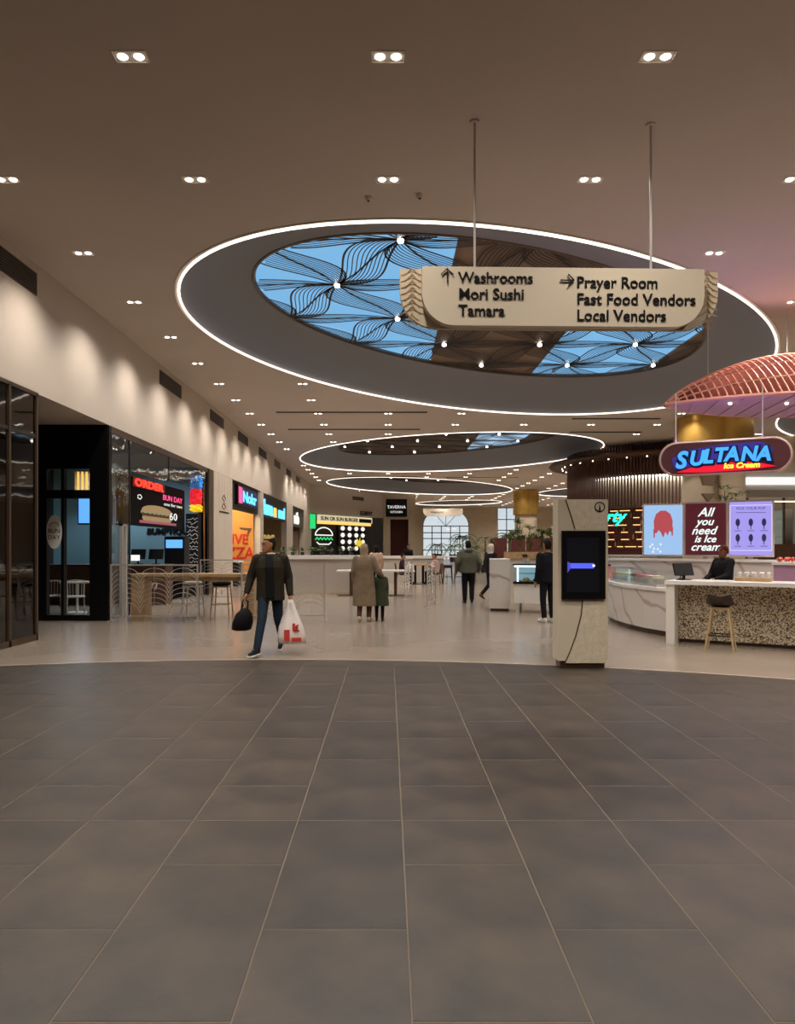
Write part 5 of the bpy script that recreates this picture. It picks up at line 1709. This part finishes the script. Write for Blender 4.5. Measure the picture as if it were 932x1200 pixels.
    if coat:
        z0 = coat
        stack(g, [(P_.x, P_.y, z0, .25 * L_, .19 * L_), (P_.x, P_.y, z0 + .02, .255 * L_, .195 * L_), (P_.x, P_.y, (z0 + P_.z) / 2, .24 * L_, .18 * L_), (P_.x, P_.y, P_.z, .215 * L_, .16 * L_), (W_.x, W_.y, W_.z, .20 * L_, .15 * L_),
                  (C_.x, C_.y, C_.z, .205 * L_, .15 * L_), (C_.x, C_.y, C_.z + .1, .2 * L_, .125 * L_), (N_.x, N_.y, N_.z - .02, .12, .1), (N_.x, N_.y, N_.z + .03, .075, .075)])
    else:
        stack(g, [(P_.x, P_.y, top_len, .195 * L_, .145 * L_), (P_.x, P_.y, top_len + .02, .2 * L_, .15 * L_), (W_.x, W_.y, W_.z, .19 * L_, .14 * L_), (C_.x, C_.y, C_.z, .205 * L_, .145 * L_),
                  (C_.x, C_.y, C_.z + .1, .2 * L_, .12 * L_), (N_.x, N_.y, N_.z - .02, .12, .1), (N_.x, N_.y, N_.z + .02, .075, .075)])
    for s in 'LR':
        cap(g, J['sh' + s], J['el' + s], .078 * L_, .066 * L_)
        if sleeves:
            cap(g, J['el' + s], J['wr' + s] + (J['el' + s] - J['wr' + s]).normalized() * .02, .064 * L_, .046 * L_)
    if hood:
        g.ball(N_ + Vector((0, .09, .01)), (.12, .08, .07), 12)
    gar = remesh(g, 'coat' if coat else 'jacket', S('cloth', top), t, v)
    if shirt:
        m = MB()
        m.loft([[(-.055, -.158 * L_, top_len + .03), (.075, -.158 * L_, top_len + .03), (.075, -.10, top_len + .03), (-.055, -.10, top_len + .03)],
                [(C_.x - .06, C_.y - .158 * L_, C_.z), (C_.x + .06, C_.y - .158 * L_, C_.z), (C_.x + .06, -.1, C_.z), (C_.x - .06, -.1, C_.z)],
                [(N_.x - .05, N_.y - .1, N_.z + .0), (N_.x + .05, N_.y - .1, N_.z + .0), (N_.x + .05, -.03, N_.z), (N_.x - .05, -.03, N_.z)]])
        remesh(m, 'shirt', S('cloth', shirt), t, .012, 3)
        m = MB(); m.tube([(N_.x + .07 * math.cos(a), N_.y + .065 * math.sin(a) - .005, N_.z + .02) for a in [2 * math.pi * i / 14 for i in range(14)]], .015, 6, closed=True)
        m.build('collar', M['white'], t)
    return t

# --- man walking towards the camera, bag in each hand
MANP = dict(pel=(0, 0, .94), wai=(0, -.01, 1.09), che=(.0, -.02, 1.29), nek=(-.01, -.03, 1.47), hea=(-.02, -.06, 1.62),
            shL=(-.19, -.01, 1.41), elL=(-.29, .03, 1.14), wrL=(-.34, -.05, .91), shR=(.19, -.01, 1.41), elR=(.26, .06, 1.13), wrR=(.29, .0, .88),
            hiL=(-.09, -.01, .93), knL=(-.11, -.17, .54), anL=(-.17, -.3, .11), toL=(-.24, -.47, .05), hiR=(.09, .01, .93), knR=(.11, .06, .51), anR=(.14, .36, .22), toR=(.12, .25, .06))
mx, my = gnd(318, 766).x, 10.75
man = person('man in an open dark jacket and blue jeans walking with two bags', (mx, my, 0), math.radians(4), 1.74, MANP, skin='a5714f', hair='16110f', top='2a251c', top_len=.80, top_loose=1.06, legs='1c2836',
             leg_loose=1.0, shoes='15171a', sole='d8d8d4', head_turn=math.radians(-62), v=.009, shirt='0f1113')
t = man
m = MB()
hp = Vector(MANP['hea'])
Rr = Matrix.Rotation(math.radians(-62), 4, 'Z')
CH = lambda x, y, z: hp + (Rr @ Vector((x, y, z)))
ring = []
for i in range(16):
    a = 2 * math.pi * i / 16
    ring.append((a, .03 if i % 2 else .005))
lo_ = [CH(.07 * math.cos(a), -.005 + .085 * math.sin(a), .088) for a, _ in ring]
hi_ = [CH(.075 * math.cos(a), -.005 + .09 * math.sin(a), .122 + h) for a, h in ring]
lo2 = [CH(.067 * math.cos(a), -.005 + .082 * math.sin(a), .088) for a, _ in ring]
hi2 = [CH(.072 * math.cos(a), -.005 + .087 * math.sin(a), .122 + h) for a, h in ring]
m.loft([lo_, hi_, hi2, lo2], cap=False, closed=True)
m.build('paper_crown', mat('crown', 'ecd98a', .6), man)
m = MB()
for k in range(22):
    a = math.radians(-20 + 220 * k / 21)
    m.ball((.13 * math.cos(a) - .01, .02 + .1 * math.sin(a), 1.475 + .02 * math.sin(k * 2.1)), .032, 6)
remesh(m, 'fur_collar', mat('fur', '6a5138', .9, noise=(30, .3, 3)), man, .010, 1)
sc_ = 1.74 / 1.75
def world_of(t, p):
    return Matrix.Translation(t.location) @ Matrix.Rotation(t.rotation_euler[2], 4, 'Z') @ (Vector(p) * t.scale[0])
hw = world_of(man, (.295, -.015, .80))
t = thing('plastic_bag', 'white plastic carrier bag with red print held by the walking man', 'bag', (hw.x + .02, hw.y - .05, .17), math.radians(5))
rows = []
for k, (z, rx, ry) in enumerate(((0, .17, .09), (.015, .205, .12), (.12, .205, .125), (.25, .175, .10), (.38, .125, .065), (.48, .08, .04), (.58, .045, .03), (.64, .022, .02))):
    rows.append([((rx + .012 * math.sin(5 * a + k * 1.3)) * math.cos(a) - .04 * max(0, z - .3), (ry + .012 * math.sin(4 * a + k)) * math.sin(a), z) for a in [2 * math.pi * i / 20 for i in range(20)]])
MB().loft(rows).build('bag', mat('plastic', 'd9d2cc', .35, bump=(14, .4)), t, smooth=True)
pr = mat('redprint', 'c23a34', .5)
m = MB()
for (x0, x1, z0, z1) in ((-.10, -.02, .05, .21), (0.01, .15, .04, .095), (.02, .06, .19, .30), (.07, .10, .19, .27)):
    yy = -.128
    zz = (z0 + z1) / 2
    yb = -(.12 - max(0, zz - .12) * .2) - .012
    m.box(x0, x1, yb - .004, yb + .02, z0, z1)
m.build('red_print', pr, t)
text('red_letters', 'K', .13, pr, t, (.03, -.125, .19), depth=.006, bold=.006)
hwl = world_of(man, (-.35, -.08, .83))
t = thing('shoulder_bag', 'black bag dangling from the walking man\'s right hand', 'bag', (hwl.x - .07, hwl.y + .0, .36), math.radians(10))
rows = []
for k, (z, rx, ry) in enumerate(((0, .09, .05), (.02, .14, .07), (.12, .15, .085), (.24, .12, .08), (.3, .07, .05), (.33, .03, .03))):
    rows.append([(rx * math.cos(a) + .18 * z, ry * math.sin(a), z) for a in [2 * math.pi * i / 16 for i in range(16)]])
MB().loft(rows).build('body', M['blackmatte'], t, smooth=True)
MB().tube([(.0, 0, .3), (.02, 0, .42), (.06, .0, .47), (.1, 0, .42), (.09, 0, .3)], .012, 6).build('strap', M['black'], t)

# --- woman in the long tan coat, seen from behind, and the child
person('woman in a long tan coat and beige head scarf, seen from behind', (gnd(427, 729).x, 15.45, 0), math.radians(172), 1.63,
       dict(shL=(-.18, 0, 1.42), elL=(-.3, .0, 1.16), wrL=(-.40, -.18, 1.02), knL=(-.1, -.1, .5), anL=(-.1, -.02, .09), toL=(-.11, -.18, .03), anR=(.1, .1, .11), toR=(.11, -.05, .03)), skin='b98a68', hair='a08c74', hairstyle='scarf',
       top='80705c', top_loose=1.08, coat=.36, legs='5a3f34', shoes='b8a088', v=.013, head_turn=math.radians(-35))
person('child in a dark green coat beside the woman in tan', (gnd(445, 728).x, 15.6, 0), math.radians(175), 1.1,
       dict(hea=(0, -.015, 1.63)), skin='b08060', hair='15110f', hairstyle='long', top='39402f', top_loose=1.3, coat=.52, legs='14120f', shoes='100d0c', v=.016)
# --- man in the green hoodie
person('man in a grey green hoodie and black trousers walking away', (gnd(549, 707).x, 20.5, 0), math.radians(183), 1.74,
       dict(elL=(-.31, .05, 1.15), wrL=(-.33, -.1, .93), elR=(.31, .05, 1.15), wrR=(.32, -.08, .9), anL=(-.08, .12, .1), toL=(-.1, -.05, .03)), skin='8a6048', hair='14100e', top='59594b', top_len=.86, top_loose=1.3, legs='0d0d10', leg_loose=1.18, shoes='0d0d0f', hood=True, v=.013)
# --- figure in black behind the marble block
person('person in black with a white head cover, half hidden by the marble block', (gnd(575, 704).x, 21.4, 0), math.radians(120), 1.66,
       dict(knL=(-.1, -.2, .52), anL=(-.1, -.12, .1), toL=(-.11, -.28, .04), anR=(.1, .3, .2), toR=(.11, .18, .06)), skin='c0a088', hair='cfc4b2', hairstyle='scarf', top='15131a', top_loose=1.1, legs='141318', shoes='6a4a3a', v=.014)
person('person in dark navy clothes half hidden behind the information kiosk', (3.34, 15.3, 0), math.radians(200), 1.72, None, skin='a87858', hair='15110f', top='12131c', top_loose=1.05, legs='111218', shoes='d0ccc6', v=.014)
# --- worker behind the counter
person('worker in black with a dark red cap behind the terrazzo counter', (6.32, 13.75, 0), math.radians(-70), 1.6, dict(elL=(-.22, -.12, 1.14), wrL=(-.16, -.34, 1.06), elR=(.22, -.12, 1.14), wrR=(.14, -.36, 1.06)),
       skin='7a4a38', hair='4a1e1c', hairstyle='cap', top='100f12', top_loose=1.08, legs='15151a', v=.013)
# --- diners
SIT = dict(pel=(0, 0, .52), wai=(0, -.01, .68), che=(0, -.03, .88), nek=(0, -.04, 1.06), hea=(0, -.06, 1.215), shL=(-.185, -.03, 1.0), elL=(-.24, -.12, .76), wrL=(-.16, -.34, .82), shR=(.185, -.03, 1.0), elR=(.24, -.12, .76), wrR=(.16, -.34, .82),
           hiL=(-.09, 0, .52), knL=(-.12, -.40, .52), anL=(-.12, -.40, .09), toL=(-.13, -.56, .03), hiR=(.09, 0, .52), knR=(.12, -.40, .52), anR=(.12, -.40, .09), toR=(.13, -.56, .03))
person('seated diner in a pale pink top right of the wooden table', (2.02, 31.0, 0), math.radians(-75), 1.7, SIT, hair='1a120e', top='c9aaa0', top_len=.5, legs='2a2428', v=.016)
person('seated diner in a dark maroon top left of the wooden table', (.58, 31.0, 0), math.radians(80), 1.7, SIT, hair='100c0a', top='3a2028', top_len=.5, legs='201c22', v=.016)
person('person with black hair in a white and orange jacket standing behind the long table', (-.42, 25.4, 0), math.radians(200), 1.62, None, hair='0d0a09', hairstyle='long', top='c8a890', top_loose=1.05, legs='141318', v=.016)
person('person in a black jacket standing behind the low wall in the far centre', (1.0, 36.5, 0), math.radians(30), 1.7, None, hair='100c0a', top='141216', top_loose=1.15, legs='141318', v=.018)
t = thing('white_handbag', 'white handbag on the long white table beside the railing', 'bag', (.72, 23.8, .83))
MB().loft([[(rx * math.cos(a), ry * math.sin(a), z) for a in [2 * math.pi * i / 14 for i in range(14)]] for z, rx, ry in ((0, .12, .07), (.05, .14, .08), (.16, .11, .06), (.2, .05, .03))]).build('body', M['white'], t, smooth=True)
MB().tube([(-.07, 0, .18), (-.03, 0, .29), (.03, 0, .29), (.07, 0, .18)], .008, 5).build('handle', M['white'], t)
